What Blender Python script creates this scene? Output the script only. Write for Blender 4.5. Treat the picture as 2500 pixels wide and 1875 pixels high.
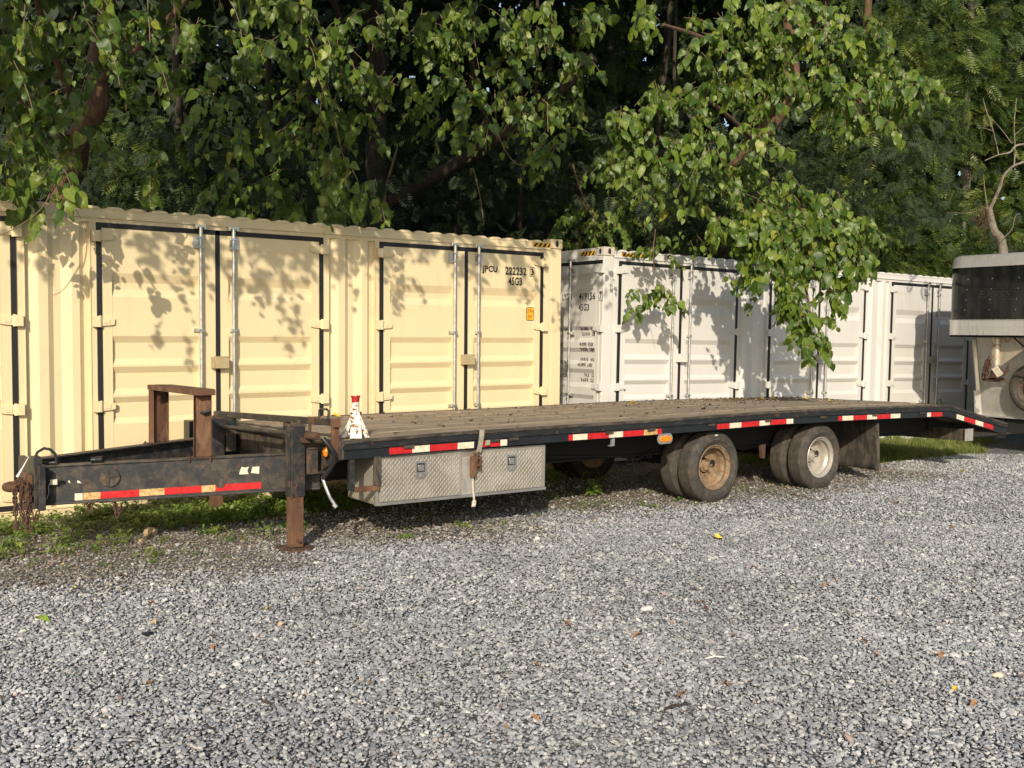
import bpy, bmesh, math, random
import numpy as np
from mathutils import Vector, Matrix, Euler

random.seed(7)
rng = np.random.default_rng(11)
R = math.radians
for o in list(bpy.data.objects):
    bpy.data.objects.remove(o)
SC = bpy.context.scene
COL = SC.collection

# ------------------------------------------------------------------ camera, sky, sun, exposure
CAM_H, PITCH, ROLL, FPX = 1.7283, 2.7664, 0.8287, 2453.169
cd = bpy.data.cameras.new('camera')
cam = bpy.data.objects.new('camera', cd)
COL.objects.link(cam)
cam.matrix_world = Matrix.Translation((0, 0, CAM_H)) @ Matrix.Rotation(R(90 - PITCH), 4, 'X') @ Matrix.Rotation(R(ROLL), 4, 'Z')
cd.sensor_fit = 'HORIZONTAL'
cd.sensor_width = 36.0
cd.lens = FPX / 2500 * 36
cd.clip_start = 0.05
cd.clip_end = 2000
SC.camera = cam

SUN_EL, SUN_AZ = 26.5, 4.5        # light travels towards +Y, turned 4.5 degrees to +X
world = bpy.data.worlds.new('World')
SC.world = world
world.use_nodes = True
wn = world.node_tree
wn.nodes.clear()
sky = wn.nodes.new('ShaderNodeTexSky')
sky.sky_type = 'NISHITA'
sky.sun_disc = False
sky.sun_elevation = R(SUN_EL)
sky.sun_rotation = R(180 + SUN_AZ)
sky.air_density = 1.2
sky.dust_density = 1.5
bg = wn.nodes.new('ShaderNodeBackground')
bg.inputs['Strength'].default_value = 0.13
wo = wn.nodes.new('ShaderNodeOutputWorld')
wn.links.new(sky.outputs[0], bg.inputs[0])
wn.links.new(bg.outputs[0], wo.inputs[0])

sl = bpy.data.lights.new('sun', 'SUN')
sl.energy = 4.3
sl.angle = R(0.55)
sl.color = (1.0, 0.87, 0.69)
sun = bpy.data.objects.new('sun', sl)
COL.objects.link(sun)
sd = Vector((math.sin(R(SUN_AZ)) * math.cos(R(SUN_EL)), math.cos(R(SUN_AZ)) * math.cos(R(SUN_EL)), -math.sin(R(SUN_EL))))
sun.rotation_euler = sd.to_track_quat('-Z', 'Y').to_euler()
sun.location = (-2, -10, 12)

SC.view_settings.view_transform = 'Standard'
SC.view_settings.look = 'None'
SC.view_settings.exposure = 0.13
SC.view_settings.gamma = 1.0
SC.view_settings.use_curve_mapping = False
try:
    SC.cycles.max_bounces = 6
    SC.cycles.transparent_max_bounces = 6
    SC.cycles.diffuse_bounces = 3
    SC.cycles.glossy_bounces = 3
    SC.cycles.transmission_bounces = 3
except Exception:
    pass

# measured ground frame of each row: trailer, cream row, white row
T_ORG, T_YAW = Vector((-1.3292, 7.8874, 0)), R(36.13)
A_ORG, A_YAW = Vector((0.6137, 12.6893, 0.0261)), R(36.5022)
B_ORG, B_YAW = Vector((1.1974, 13.5418, 0.0289)), R(33.7829)
TA = Vector((math.cos(T_YAW), math.sin(T_YAW), 0)); TC = Vector((math.sin(T_YAW), -math.cos(T_YAW), 0))
AA = Vector((math.cos(A_YAW), math.sin(A_YAW), 0)); AC = Vector((math.sin(A_YAW), -math.cos(A_YAW), 0))
BA = Vector((math.cos(B_YAW), math.sin(B_YAW), 0)); BC = Vector((math.sin(B_YAW), -math.cos(B_YAW), 0))

_pr, _rr = R(PITCH), R(ROLL)
_fw = np.array([0, math.cos(_pr), -math.sin(_pr)]); _up = np.array([0, math.sin(_pr), math.cos(_pr)])
def at(px, py, Y):
    """world point at depth Y that the photograph shows at (px, py)"""
    xr, yr = px - 1250, py - 937.5
    xi = math.cos(_rr) * xr + math.sin(_rr) * yr
    yi = -math.sin(_rr) * xr + math.cos(_rr) * yr
    d = _fw + np.array([1, 0, 0]) * xi / FPX - _up * yi / FPX
    return np.array([0, 0, CAM_H]) + d * (Y / d[1])
def gat(px, py, z=0.0):
    p = at(px, py, 1.0) - np.array([0, 0, CAM_H])
    return np.array([0, 0, CAM_H]) + p * ((z - CAM_H) / p[2])
def wall_y(px):
    """depth of the container fronts along the view column px"""
    t = (px - 1250) / FPX
    if px < 1372:
        O, D = A_ORG, AA
    else:
        O, D = B_ORG, BA
    # O + s D : x = t*y
    s = (O.x - t * O.y) / (t * D.y - D.x)
    return O.y + s * D.y

# ------------------------------------------------------------------ object helpers
def tag(o, label=None, cat=None, group=None, kind=None):
    if label: o['label'] = label
    if cat: o['category'] = cat
    if group: o['group'] = group
    if kind: o['kind'] = kind
    return o
def empty(name, loc=(0, 0, 0), rot=(0, 0, 0), label=None, cat=None, group=None):
    o = bpy.data.objects.new(name, None)
    o.empty_display_size = 0.2
    o.location = loc
    o.rotation_euler = rot
    COL.objects.link(o)
    return tag(o, label, cat, group)
def link(name, me, parent=None, loc=None, rot=None):
    o = bpy.data.objects.new(name, me)
    COL.objects.link(o)
    if parent: o.parent = parent
    if loc is not None: o.location = loc
    if rot is not None: o.rotation_euler = rot
    return o
def copy_tree(o, parent=None):
    c = o.copy()
    COL.objects.link(c)
    c.parent = parent
    for ch in list(o.children):
        copy_tree(ch, c)
    return c

class MB:
    def __init__(s):
        s.v = []; s.f = []; s.m = []; s.sm = []
    def add(s, vs, fs, mi=0, smooth=False):
        b = len(s.v)
        s.v += [tuple(v) for v in vs]
        for f in fs:
            s.f.append(tuple(i + b for i in f)); s.m.append(mi); s.sm.append(smooth)
        return s
    def box(s, x0, x1, y0, y1, z0, z1, mi=0):
        vs = [(x, y, z) for z in (z0, z1) for y in (y0, y1) for x in (x0, x1)]
        fs = [(0, 2, 3, 1), (4, 5, 7, 6), (0, 1, 5, 4), (2, 6, 7, 3), (0, 4, 6, 2), (1, 3, 7, 5)]
        return s.add(vs, fs, mi)
    def bar(s, p0, p1, w, h, up=(0, 0, 1), mi=0):
        p0, p1 = Vector(p0), Vector(p1)
        d = (p1 - p0).normalized(); u = Vector(up)
        r = d.cross(u).normalized(); u = r.cross(d).normalized()
        vs = []
        for p in (p0, p1):
            for a, b in ((-1, -1), (1, -1), (1, 1), (-1, 1)):
                vs.append(p + r * (a * w / 2) + u * (b * h / 2))
        return s.add(vs, [(0, 3, 2, 1), (4, 5, 6, 7), (0, 1, 5, 4), (1, 2, 6, 5), (2, 3, 7, 6), (3, 0, 4, 7)], mi)
    def hexa(s, b, t, mi=0):
        """eight corners: four of the bottom (counter-clockwise), four of the top"""
        return s.add(list(b) + list(t), [(0, 3, 2, 1), (4, 5, 6, 7), (0, 1, 5, 4), (1, 2, 6, 5), (2, 3, 7, 6), (3, 0, 4, 7)], mi)
    def tube(s, pts, r, n=8, mi=0, caps=True):
        pts = [Vector(p) for p in pts]
        rs = r if isinstance(r, (list, tuple)) else [r] * len(pts)
        rings = []
        prev = None
        for i, p in enumerate(pts):
            d = (pts[min(i + 1, len(pts) - 1)] - pts[max(i - 1, 0)]).normalized()
            if prev is None:
                a = d.orthogonal().normalized()
            else:
                a = (prev - d * prev.dot(d))
                a = a.normalized() if a.length > 1e-6 else d.orthogonal().normalized()
            prev = a
            b = d.cross(a)
            rings.append([p + (a * math.cos(2 * math.pi * k / n) + b * math.sin(2 * math.pi * k / n)) * rs[i] for k in range(n)])
        vs = [q for ring in rings for q in ring]
        fs = []
        for i in range(len(pts) - 1):
            for k in range(n):
                k2 = (k + 1) % n
                fs.append((i * n + k, i * n + k2, (i + 1) * n + k2, (i + 1) * n + k))
        s.add(vs, fs, mi, True)
        if caps:
            s.add(rings[0], [tuple(range(n))[::-1]], mi); s.add(rings[-1], [tuple(range(n))], mi)
        return s
    def lathe(s, prof, org, axis='y', n=32, mi=0, closed=False):
        """prof: list of (radius, offset along axis)"""
        org = Vector(org)
        vs = []
        for r_, h in prof:
            for k in range(n):
                a = 2 * math.pi * k / n
                c_, s_ = math.cos(a) * r_, math.sin(a) * r_
                v = {'y': (c_, h, s_), 'x': (h, c_, s_), 'z': (c_, s_, h)}[axis]
                vs.append(org + Vector(v))
        fs = []
        m = len(prof)
        for i in range(m if closed else m - 1):
            j = (i + 1) % m
            for k in range(n):
                k2 = (k + 1) % n
                fs.append((i * n + k, i * n + k2, j * n + k2, j * n + k))
        return s.add(vs, fs, mi, True)
    def prism(s, poly, axis, a0, a1, mi=0):
        """poly of 2-D points extruded along axis from a0 to a1"""
        def P(u, v, a):
            return {'x': (a, u, v), 'y': (u, a, v), 'z': (u, v, a)}[axis]
        n = len(poly)
        vs = [P(u, v, a0) for u, v in poly] + [P(u, v, a1) for u, v in poly]
        fs = [tuple(range(n))[::-1], tuple(range(n, 2 * n))]
        for i in range(n):
            j = (i + 1) % n
            fs.append((i, j, j + n, i + n))
        return s.add(vs, fs, mi)
    def mesh(s, name, mats, bevel=False, xf=None):
        me = bpy.data.meshes.new(name)
        v = [xf(*p) for p in s.v] if xf else s.v
        me.from_pydata(v, [], s.f)
        for m in (mats if isinstance(mats, (list, tuple)) else [mats]):
            me.materials.append(m)
        me.polygons.foreach_set('material_index', s.m)
        me.polygons.foreach_set('use_smooth', s.sm)
        me.update()
        bm = bmesh.new(); bm.from_mesh(me)
        bmesh.ops.recalc_face_normals(bm, faces=bm.faces)
        bm.to_mesh(me); bm.free()
        if any(s.sm):
            me.set_sharp_from_angle(angle=R(38))
        return me
    def build(s, name, mats, parent=None, bevel=0.0, xf=None, **k):
        o = link(name, s.mesh(name, mats, xf=xf), parent)
        if bevel:
            b = o.modifiers.new('bevel', 'BEVEL'); b.width = bevel; b.segments = 2; b.limit_method = 'ANGLE'; b.angle_limit = R(40)
        return tag(o, **k) if k else o

# ------------------------------------------------------------------ materials
def newmat(name):
    m = bpy.data.materials.new(name)
    m.use_nodes = True
    nt = m.node_tree
    nt.nodes.clear()
    out = nt.nodes.new('ShaderNodeOutputMaterial')
    p = nt.nodes.new('ShaderNodeBsdfPrincipled')
    nt.links.new(p.outputs[0], out.inputs[0])
    return m, nt, p, out
def N(nt, t, **k):
    n = nt.nodes.new(t)
    for a, b in k.items():
        if a in n.inputs: n.inputs[a].default_value = b
        else: setattr(n, a, b)
    return n
def noise(nt, vec, scale, detail=4, rough=.55, dist=0):
    n = N(nt, 'ShaderNodeTexNoise')
    n.inputs['Scale'].default_value = scale; n.inputs['Detail'].default_value = detail
    n.inputs['Roughness'].default_value = rough; n.inputs['Distortion'].default_value = dist
    nt.links.new(vec, n.inputs['Vector'])
    return n.outputs['Fac']
def maprange(nt, val, a, b, c=0, d=1):
    n = N(nt, 'ShaderNodeMapRange'); n.clamp = True
    for i, x in zip((1, 2, 3, 4), (a, b, c, d)): n.inputs[i].default_value = x
    nt.links.new(val, n.inputs[0])
    return n.outputs[0]
def mathn(nt, op, a, b=None, c=None):
    n = N(nt, 'ShaderNodeMath', operation=op)
    for i, x in enumerate((a, b, c)):
        if x is None: continue
        if hasattr(x, 'links'): nt.links.new(x, n.inputs[i])
        else: n.inputs[i].default_value = x
    return n.outputs[0]
def mix(nt, fac, a, b, mode='MIX'):
    n = N(nt, 'ShaderNodeMix', data_type='RGBA', blend_type=mode)
    for s, x in ((n.inputs[0], fac), (n.inputs[6], a), (n.inputs[7], b)):
        if hasattr(x, 'links'): nt.links.new(x, s)
        else: s.default_value = x if not isinstance(x, tuple) else (*x, 1)[:4]
    return n.outputs[2]
def coords(nt, scale=(1, 1, 1), kind='Object'):
    tc = N(nt, 'ShaderNodeTexCoord')
    mp = N(nt, 'ShaderNodeMapping'); mp.inputs['Scale'].default_value = scale
    nt.links.new(tc.outputs[kind], mp.inputs[0])
    return mp.outputs[0]
def ramp(nt, fac, stops):
    n = N(nt, 'ShaderNodeValToRGB')
    e = n.color_ramp.elements
    while len(e) < len(stops): e.new(0.5)
    for el, (p, c) in zip(e, stops):
        el.position = p; el.color = (*c, 1)
    nt.links.new(fac, n.inputs[0])
    return n.outputs[0]
def bump(nt, p, h, strength=.3, dist=.01):
    b = N(nt, 'ShaderNodeBump'); b.inputs['Strength'].default_value = strength; b.inputs['Distance'].default_value = dist
    nt.links.new(h, b.inputs['Height']); nt.links.new(b.outputs[0], p.inputs['Normal'])

def weathered(name, base, var=.12, rust=(.16, .055, .02), thr=None, soft=.05, rscale=6, rough=.5, metal=0, dirt=None,
              dthr=.5, dscale=2.5, streak=(1, 1, 1), bmp=.15, fine=40, spec=.5, dsoft=.15):
    """paint or metal with tonal variation, dirt patches and rust where a noise passes thr"""
    m, nt, p, out = newmat(name)
    v = coords(nt, streak)
    v0 = coords(nt)
    n1 = noise(nt, v0, fine, 5, .6)
    n2 = noise(nt, v, dscale, 6, .6)
    dark = tuple(c * (1 - var) for c in base); light = tuple(min(1, c * (1 + var)) for c in base)
    col = mix(nt, maprange(nt, n2, .3, .7), dark, light)
    if dirt:
        n3 = noise(nt, v, dscale * 1.7, 8, .68, .4)
        col = mix(nt, mathn(nt, 'MULTIPLY', maprange(nt, n3, dthr, dthr + dsoft), .85), col, dirt)
    rg = rough
    if thr is not None:
        n4 = noise(nt, v0, rscale, 10, .72, .3)
        mask = maprange(nt, n4, thr, thr + soft)
        rc = mix(nt, maprange(nt, n1, .35, .65), tuple(c * .55 for c in rust), tuple(min(1, c * 1.6) for c in rust))
        col = mix(nt, mask, col, rc)
        rgn = maprange(nt, mask, 0, 1, rough, .9)
        nt.links.new(rgn, p.inputs['Roughness'])
        if metal:
            nt.links.new(maprange(nt, mask, 0, 1, metal, 0), p.inputs['Metallic'])
    else:
        nt.links.new(maprange(nt, n2, .3, .7, rough * .85, min(1, rough * 1.15)), p.inputs['Roughness'])
        p.inputs['Metallic'].default_value = metal
    nt.links.new(col, p.inputs['Base Color'])
    p.inputs['Specular IOR Level'].default_value = spec
    if bmp: bump(nt, p, n1, bmp, .004)
    return m

def plain(name, base, rough=.6, metal=0, spec=.5, var=.15, scale=20, coat=0):
    m, nt, p, out = newmat(name)
    v = coords(nt)
    n1 = noise(nt, v, scale, 5, .6)
    nt.links.new(mix(nt, maprange(nt, n1, .3, .7), tuple(c * (1 - var) for c in base), tuple(min(1, c * (1 + var)) for c in base)), p.inputs['Base Color'])
    p.inputs['Roughness'].default_value = rough; p.inputs['Metallic'].default_value = metal
    p.inputs['Specular IOR Level'].default_value = spec
    if coat: p.inputs['Coat Weight'].default_value = coat
    bump(nt, p, n1, .1, .002)
    return m

M = {}
M['cream'] = weathered('cream_paint', (.72, .605, .375), var=.04, dirt=(.60, .50, .31), dthr=.57, dscale=1.6, rough=.42, bmp=.05, streak=(1, 1, .45), fine=25)
M['cream_rust'] = weathered('cream_chipped', (.68, .56, .34), var=.06, thr=.60, soft=.04, rscale=16, rust=(.30, .10, .03), rough=.5)
M['white'] = weathered('white_paint', (.635, .63, .61), var=.035, dirt=(.53, .51, .47), dthr=.58, dscale=1.6, rough=.42, bmp=.05, streak=(1, 1, .4), fine=25)
M['white_rust'] = weathered('white_chipped', (.60, .56, .50), var=.06, thr=.56, soft=.04, rscale=16, rust=(.28, .10, .035), rough=.5)
M['white_post'] = weathered('white_post_paint', (.635, .625, .60), var=.04, thr=.71, soft=.03, rscale=11, rust=(.34, .17, .08), rough=.45)
M['gasket'] = plain('black_rubber_seal', (.012, .012, .013), .55)
M['galv'] = weathered('galvanised_steel', (.52, .53, .54), var=.25, metal=.75, rough=.42, dscale=18, bmp=.1)
M['chrome'] = plain('bright_zinc', (.62, .62, .6), .28, .9)
M['ink'] = plain('black_stencil_ink', (.015, .014, .013), .6)
M['ink_red'] = plain('red_print_ink', (.35, .03, .02), .6)
M['yellow'] = plain('yellow_film', (.75, .42, .02), .5)
M['black_film'] = plain('black_film', (.012, .011, .01), .5)
M['frame'] = weathered('black_frame_paint', (.017, .019, .023), var=.35, dirt=(.085, .068, .050), dthr=.46, dscale=6, dsoft=.2, thr=.60, soft=.06, rscale=8, rust=(.13, .052, .024), rough=.5, fine=60, bmp=.3)
M['frame_clean'] = weathered('black_paint', (.014, .017, .022), var=.3, dirt=(.045, .042, .038), dthr=.58, dscale=6, thr=.69, soft=.04, rscale=12, rust=(.16, .055, .02), rough=.38, bmp=.15)
M['frame_rusty'] = weathered('rusted_black_paint', (.028, .026, .025), var=.3, dirt=(.10, .078, .055), dthr=.44, dscale=9, thr=.53, soft=.1, rscale=10, rust=(.115, .06, .035), rough=.7, bmp=.4, streak=(1, 1, .35))
M['rail_edge'] = weathered('scraped_rail', (.022, .022, .023), var=.3, dirt=(.085, .075, .062), dthr=.50, dscale=14, thr=.56, soft=.05, rscale=9, rust=(.15, .065, .03), rough=.55, bmp=.4, streak=(.25, 1, 1))
M['rust'] = weathered('rusted_steel', (.115, .056, .031), var=.45, thr=.56, soft=.12, rscale=8, rust=(.055, .032, .024), rough=.85, dirt=(.20, .115, .066), dthr=.5, dscale=7, streak=(1, 1, .3), bmp=.5)
M['rust_dark'] = weathered('dark_rust', (.075, .040, .026), var=.4, thr=.58, soft=.1, rscale=20, rust=(.17, .07, .03), rough=.85, bmp=.5)
M['under'] = plain('underbody_black', (.012, .012, .013), .75)
M['alu'] = weathered('tread_aluminium', (.44, .41, .36), var=.2, metal=.55, rough=.46, dirt=(.27, .235, .18), dthr=.46, dscale=3, dsoft=.25, bmp=.12)
M['alu_lug'] = weathered('tread_lug_aluminium', (.40, .38, .335), var=.15, metal=.3, rough=.42, bmp=.05)
M['alu_smooth'] = weathered('brushed_aluminium', (.56, .55, .53), var=.1, metal=.8, rough=.33, dscale=9, streak=(1, 1, .12), bmp=.03)
M['silver'] = weathered('trailer_aluminium', (.62, .62, .60), var=.06, metal=.6, rough=.30, dirt=(.50, .49, .45), dthr=.55, dscale=5, streak=(3, 3, .3), bmp=.03)
M['alu_dull'] = weathered('dull_aluminium', (.46, .45, .42), var=.1, metal=.45, rough=.45, dirt=(.33, .31, .27), dthr=.5, dscale=4, bmp=.05)
M['tape_red'] = weathered('red_reflective_tape', (.52, .018, .022), var=.2, dirt=(.18, .03, .025), dthr=.56, dscale=22, rough=.32, bmp=.1)
M['tape_white'] = weathered('white_reflective_tape', (.72, .66, .52), var=.12, dirt=(.40, .27, .12), dthr=.56, dscale=16, rough=.35, bmp=.1)
M['tape_rust'] = weathered('rust_stained_tape', (.62, .44, .20), var=.25, dirt=(.36, .17, .05), dthr=.46, dscale=22, rough=.45, bmp=.1)
M['amber'] = plain('amber_lens', (.85, .24, .01), .18, coat=.6, scale=60, var=.3)
M['tyre'] = weathered('worn_tyre_rubber', (.042, .038, .033), var=.22, dirt=(.12, .10, .078), dthr=.45, dscale=7, rough=.8, bmp=.2, dsoft=.3)
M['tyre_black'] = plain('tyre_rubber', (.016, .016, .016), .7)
M['rim_rust'] = weathered('dusty_rusty_rim', (.20, .135, .082), var=.3, dirt=(.29, .21, .13), dthr=.45, dscale=8, thr=.56, soft=.08, rscale=10, rust=(.13, .05, .022), rough=.65, bmp=.25)
M['rim_silver'] = weathered('silver_rim', (.46, .43, .38), var=.12, metal=.4, dirt=(.33, .24, .12), dthr=.55, dscale=6, rough=.42, bmp=.1)
M['flap'] = weathered('mud_flap_rubber', (.035, .032, .028), var=.3, dirt=(.10, .085, .066), dthr=.46, dscale=9, rough=.85, streak=(1, 1, .3), bmp=.3)
M['stand_white'] = weathered('chipped_white_paint', (.72, .69, .62), var=.1, thr=.54, soft=.03, rscale=26, rust=(.19, .07, .025), rough=.5)
M['stand_red'] = weathered('red_paint', (.40, .02, .02), var=.2, thr=.66, soft=.04, rscale=30, rough=.45)
M['strap'] = weathered('faded_strap_webbing', (.34, .31, .24), var=.2, dirt=(.18, .15, .10), dthr=.48, dscale=20, rough=.9, bmp=.3)
M['hose'] = plain('black_hose', (.014, .014, .015), .45)
M['plug_white'] = weathered('dirty_white_plastic', (.62, .58, .50), var=.1, dirt=(.3, .24, .15), dthr=.52, dscale=40, rough=.5)
M['silver_pipe'] = weathered('rusty_silver_pipe', (.50, .46, .38), var=.2, metal=.6, thr=.53, soft=.1, rscale=9, rust=(.25, .12, .045), rough=.4, streak=(1, 1, .3))
M['panel_black'] = None
def gloss_panel():
    m, nt, p, out = newmat('black_gloss_panel')
    v = coords(nt, (4, 4, .5))
    n1 = noise(nt, v, 2, 4, .6)
    nt.links.new(mix(nt, maprange(nt, n1, .4, .7), (.008, .009, .009), (.020, .021, .019)), p.inputs['Base Color'])
    nt.links.new(maprange(nt, n1, .3, .7, .05, .13), p.inputs['Roughness'])
    p.inputs['Specular IOR Level'].default_value = .42
    return m
M['panel_black'] = gloss_panel()

def wood_mat():
    m, nt, p, out = newmat('weathered_deck_wood')
    tc = N(nt, 'ShaderNodeTexCoord'); oi = N(nt, 'ShaderNodeObjectInfo')
    off = N(nt, 'ShaderNodeCombineXYZ')
    nt.links.new(mathn(nt, 'MULTIPLY', oi.outputs['Random'], 37.0), off.inputs[0])
    va = N(nt, 'ShaderNodeVectorMath', operation='ADD')
    nt.links.new(tc.outputs['Object'], va.inputs[0]); nt.links.new(off.outputs[0], va.inputs[1])
    mp = N(nt, 'ShaderNodeMapping'); mp.inputs['Scale'].default_value = (1.2, 22, 22)
    nt.links.new(va.outputs[0], mp.inputs[0])
    g = noise(nt, mp.outputs[0], 2.2, 9, .7, .6)
    mp2 = N(nt, 'ShaderNodeMapping'); mp2.inputs['Scale'].default_value = (.8, 2.5, 2.5)
    nt.links.new(va.outputs[0], mp2.inputs[0])
    b = noise(nt, mp2.outputs[0], 1.6, 5, .6)
    col = ramp(nt, g, [(.30, (.060, .045, .032)), (.44, (.235, .185, .13)), (.60, (.38, .315, .23)), (.8, (.47, .40, .30))])
    col = mix(nt, mathn(nt, 'MULTIPLY', maprange(nt, b, .45, .75), .55), col, (.105, .083, .060))
    col = mix(nt, mathn(nt, 'MULTIPLY', oi.outputs['Random'], .38), col, (.19, .155, .115))
    nt.links.new(col, p.inputs['Base Color'])
    p.inputs['Roughness'].default_value = .88
    bump(nt, p, g, .7, .006)
    return m
M['wood'] = wood_mat()

def bark_mat(name, a, b):
    m, nt, p, out = newmat(name)
    v = coords(nt, (6, 6, 1.2))
    n1 = noise(nt, v, 3, 8, .7, .5)
    nt.links.new(ramp(nt, n1, [(.3, tuple(c * .5 for c in a)), (.5, a), (.72, b)]), p.inputs['Base Color'])
    p.inputs['Roughness'].default_value = .9
    bump(nt, p, n1, .8, .02)
    return m
M['bark'] = bark_mat('brown_bark', (.13, .075, .045), (.24, .15, .09))
M['bark_dark'] = bark_mat('dark_bark', (.05, .038, .028), (.10, .08, .06))
M['bark_pale'] = bark_mat('pale_dead_wood', (.19, .165, .13), (.33, .295, .235))
M['twig'] = plain('twig', (.17, .12, .075), .8)
M['twig_green'] = plain('green_shoot', (.16, .17, .05), .7)

def leaf_mat(name, dark, mid, light, gloss=.44, trans=.26, yellow=None):
    m, nt, p, out = newmat(name)
    oi = N(nt, 'ShaderNodeObjectInfo')
    col = ramp(nt, oi.outputs['Random'], [(0.0, dark), (.5, mid), (.97, light)] + ([(1.0, yellow)] if yellow else []))
    tc = N(nt, 'ShaderNodeTexCoord')
    sp = N(nt, 'ShaderNodeSeparateXYZ'); nt.links.new(tc.outputs['Object'], sp.inputs[0])
    rib = maprange(nt, mathn(nt, 'ABSOLUTE', sp.outputs[0]), .0, .035, 1.25, 1.0)
    n1 = noise(nt, tc.outputs['Object'], 6, 4, .6)
    k = mathn(nt, 'MULTIPLY', rib, maprange(nt, n1, .3, .7, .85, 1.15))
    cc = N(nt, 'ShaderNodeVectorMath', operation='SCALE')
    nt.links.new(col, cc.inputs[0]); nt.links.new(k, cc.inputs['Scale'])
    nt.links.new(cc.outputs[0], p.inputs['Base Color'])
    p.inputs['Roughness'].default_value = gloss
    p.inputs['Specular IOR Level'].default_value = .45
    tr = N(nt, 'ShaderNodeBsdfTranslucent')
    tcol = mix(nt, .5, cc.outputs[0], (.20, .26, .03))
    nt.links.new(tcol, tr.inputs[0])
    mx = N(nt, 'ShaderNodeMixShader'); mx.inputs[0].default_value = trans
    nt.links.new(p.outputs[0], mx.inputs[1]); nt.links.new(tr.outputs[0], mx.inputs[2])
    nt.links.new(mx.outputs[0], out.inputs[0])
    return m
M['leaf'] = leaf_mat('mulberry_leaf', (.034, .078, .012), (.082, .140, .016), (.160, .225, .028), yellow=(.25, .27, .04))
M['leaf_deep'] = leaf_mat('shade_painted_leaf', (.006, .015, .004), (.011, .024, .006), (.018, .036, .009), gloss=.7, trans=.1)  # near-black greens: deep woodland shade is put into the leaf colour
M['frond_deep'] = leaf_mat('shade_painted_frond', (.007, .016, .005), (.014, .029, .007), (.030, .052, .011), gloss=.7, trans=.1)  # darkened copy of the frond greens, shade painted into the undergrowth
M['leaf_frond'] = leaf_mat('pinnate_leaf', (.022, .050, .011), (.065, .112, .022), (.150, .185, .034), gloss=.5)
M['weed'] = leaf_mat('weed_leaf', (.075, .14, .02), (.13, .20, .032), (.20, .27, .05), gloss=.5)
M['grass'] = leaf_mat('grass_blade', (.09, .14, .025), (.15, .20, .04), (.28, .27, .10), gloss=.5)

# ------------------------------------------------------------------ scattering (geometry nodes, instances)
PROTO = {}
def proto_collection(key, meshes):
    c = bpy.data.collections.new(key)
    for i, me in enumerate(meshes):
        o = bpy.data.objects.new('%s_%02d' % (key, i), me)
        c.objects.link(o)
    return c
def eulers(Rm):
    """Rm (N,3,3) -> XYZ euler angles"""
    sy = -Rm[:, 2, 0]
    y = np.arcsin(np.clip(sy, -1, 1))
    x = np.arctan2(Rm[:, 2, 1], Rm[:, 2, 2])
    z = np.arctan2(Rm[:, 1, 0], Rm[:, 0, 0])
    return np.stack([x, y, z], 1)
def scatter(name, pts, rot, scl, idx, coll, parent=None, **k):
    n = len(pts)
    me = bpy.data.meshes.new(name)
    me.vertices.add(n)
    me.vertices.foreach_set('co', np.asarray(pts, np.float32).ravel())
    scl = np.asarray(scl, np.float32)
    if scl.ndim == 1: scl = np.repeat(scl[:, None], 3, 1)
    for nm, ty, arr in (('rot', 'FLOAT_VECTOR', rot), ('scl', 'FLOAT_VECTOR', scl)):
        a = me.attributes.new(nm, ty, 'POINT'); a.data.foreach_set('vector', np.asarray(arr, np.float32).ravel())
    a = me.attributes.new('idx', 'INT', 'POINT'); a.data.foreach_set('value', np.asarray(idx, np.int32))
    me.update()
    o = link(name, me, parent)
    ng = bpy.data.node_groups.new(name + '_nodes', 'GeometryNodeTree')
    ng.interface.new_socket('Geometry', in_out='INPUT', socket_type='NodeSocketGeometry')
    ng.interface.new_socket('Geometry', in_out='OUTPUT', socket_type='NodeSocketGeometry')
    gi = ng.nodes.new('NodeGroupInput'); go = ng.nodes.new('NodeGroupOutput')
    ip = ng.nodes.new('GeometryNodeInstanceOnPoints')
    ci = ng.nodes.new('GeometryNodeCollectionInfo')
    ci.inputs['Collection'].default_value = coll
    ci.inputs['Separate Children'].default_value = True
    ci.inputs['Reset Children'].default_value = True
    ip.inputs['Pick Instance'].default_value = True
    def na(nm, ty):
        q = ng.nodes.new('GeometryNodeInputNamedAttribute'); q.data_type = ty; q.inputs['Name'].default_value = nm
        return q.outputs['Attribute']
    e2r = ng.nodes.new('FunctionNodeEulerToRotation')
    ng.links.new(na('rot', 'FLOAT_VECTOR'), e2r.inputs[0])
    ng.links.new(gi.outputs[0], ip.inputs['Points'])
    ng.links.new(ci.outputs[0], ip.inputs['Instance'])
    ng.links.new(na('idx', 'INT'), ip.inputs['Instance Index'])
    ng.links.new(e2r.outputs[0], ip.inputs['Rotation'])
    ng.links.new(na('scl', 'FLOAT_VECTOR'), ip.inputs['Scale'])
    ng.links.new(ip.outputs[0], go.inputs[0])
    md = o.modifiers.new('scatter', 'NODES'); md.node_group = ng
    return tag(o, **k) if k else o
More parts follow.
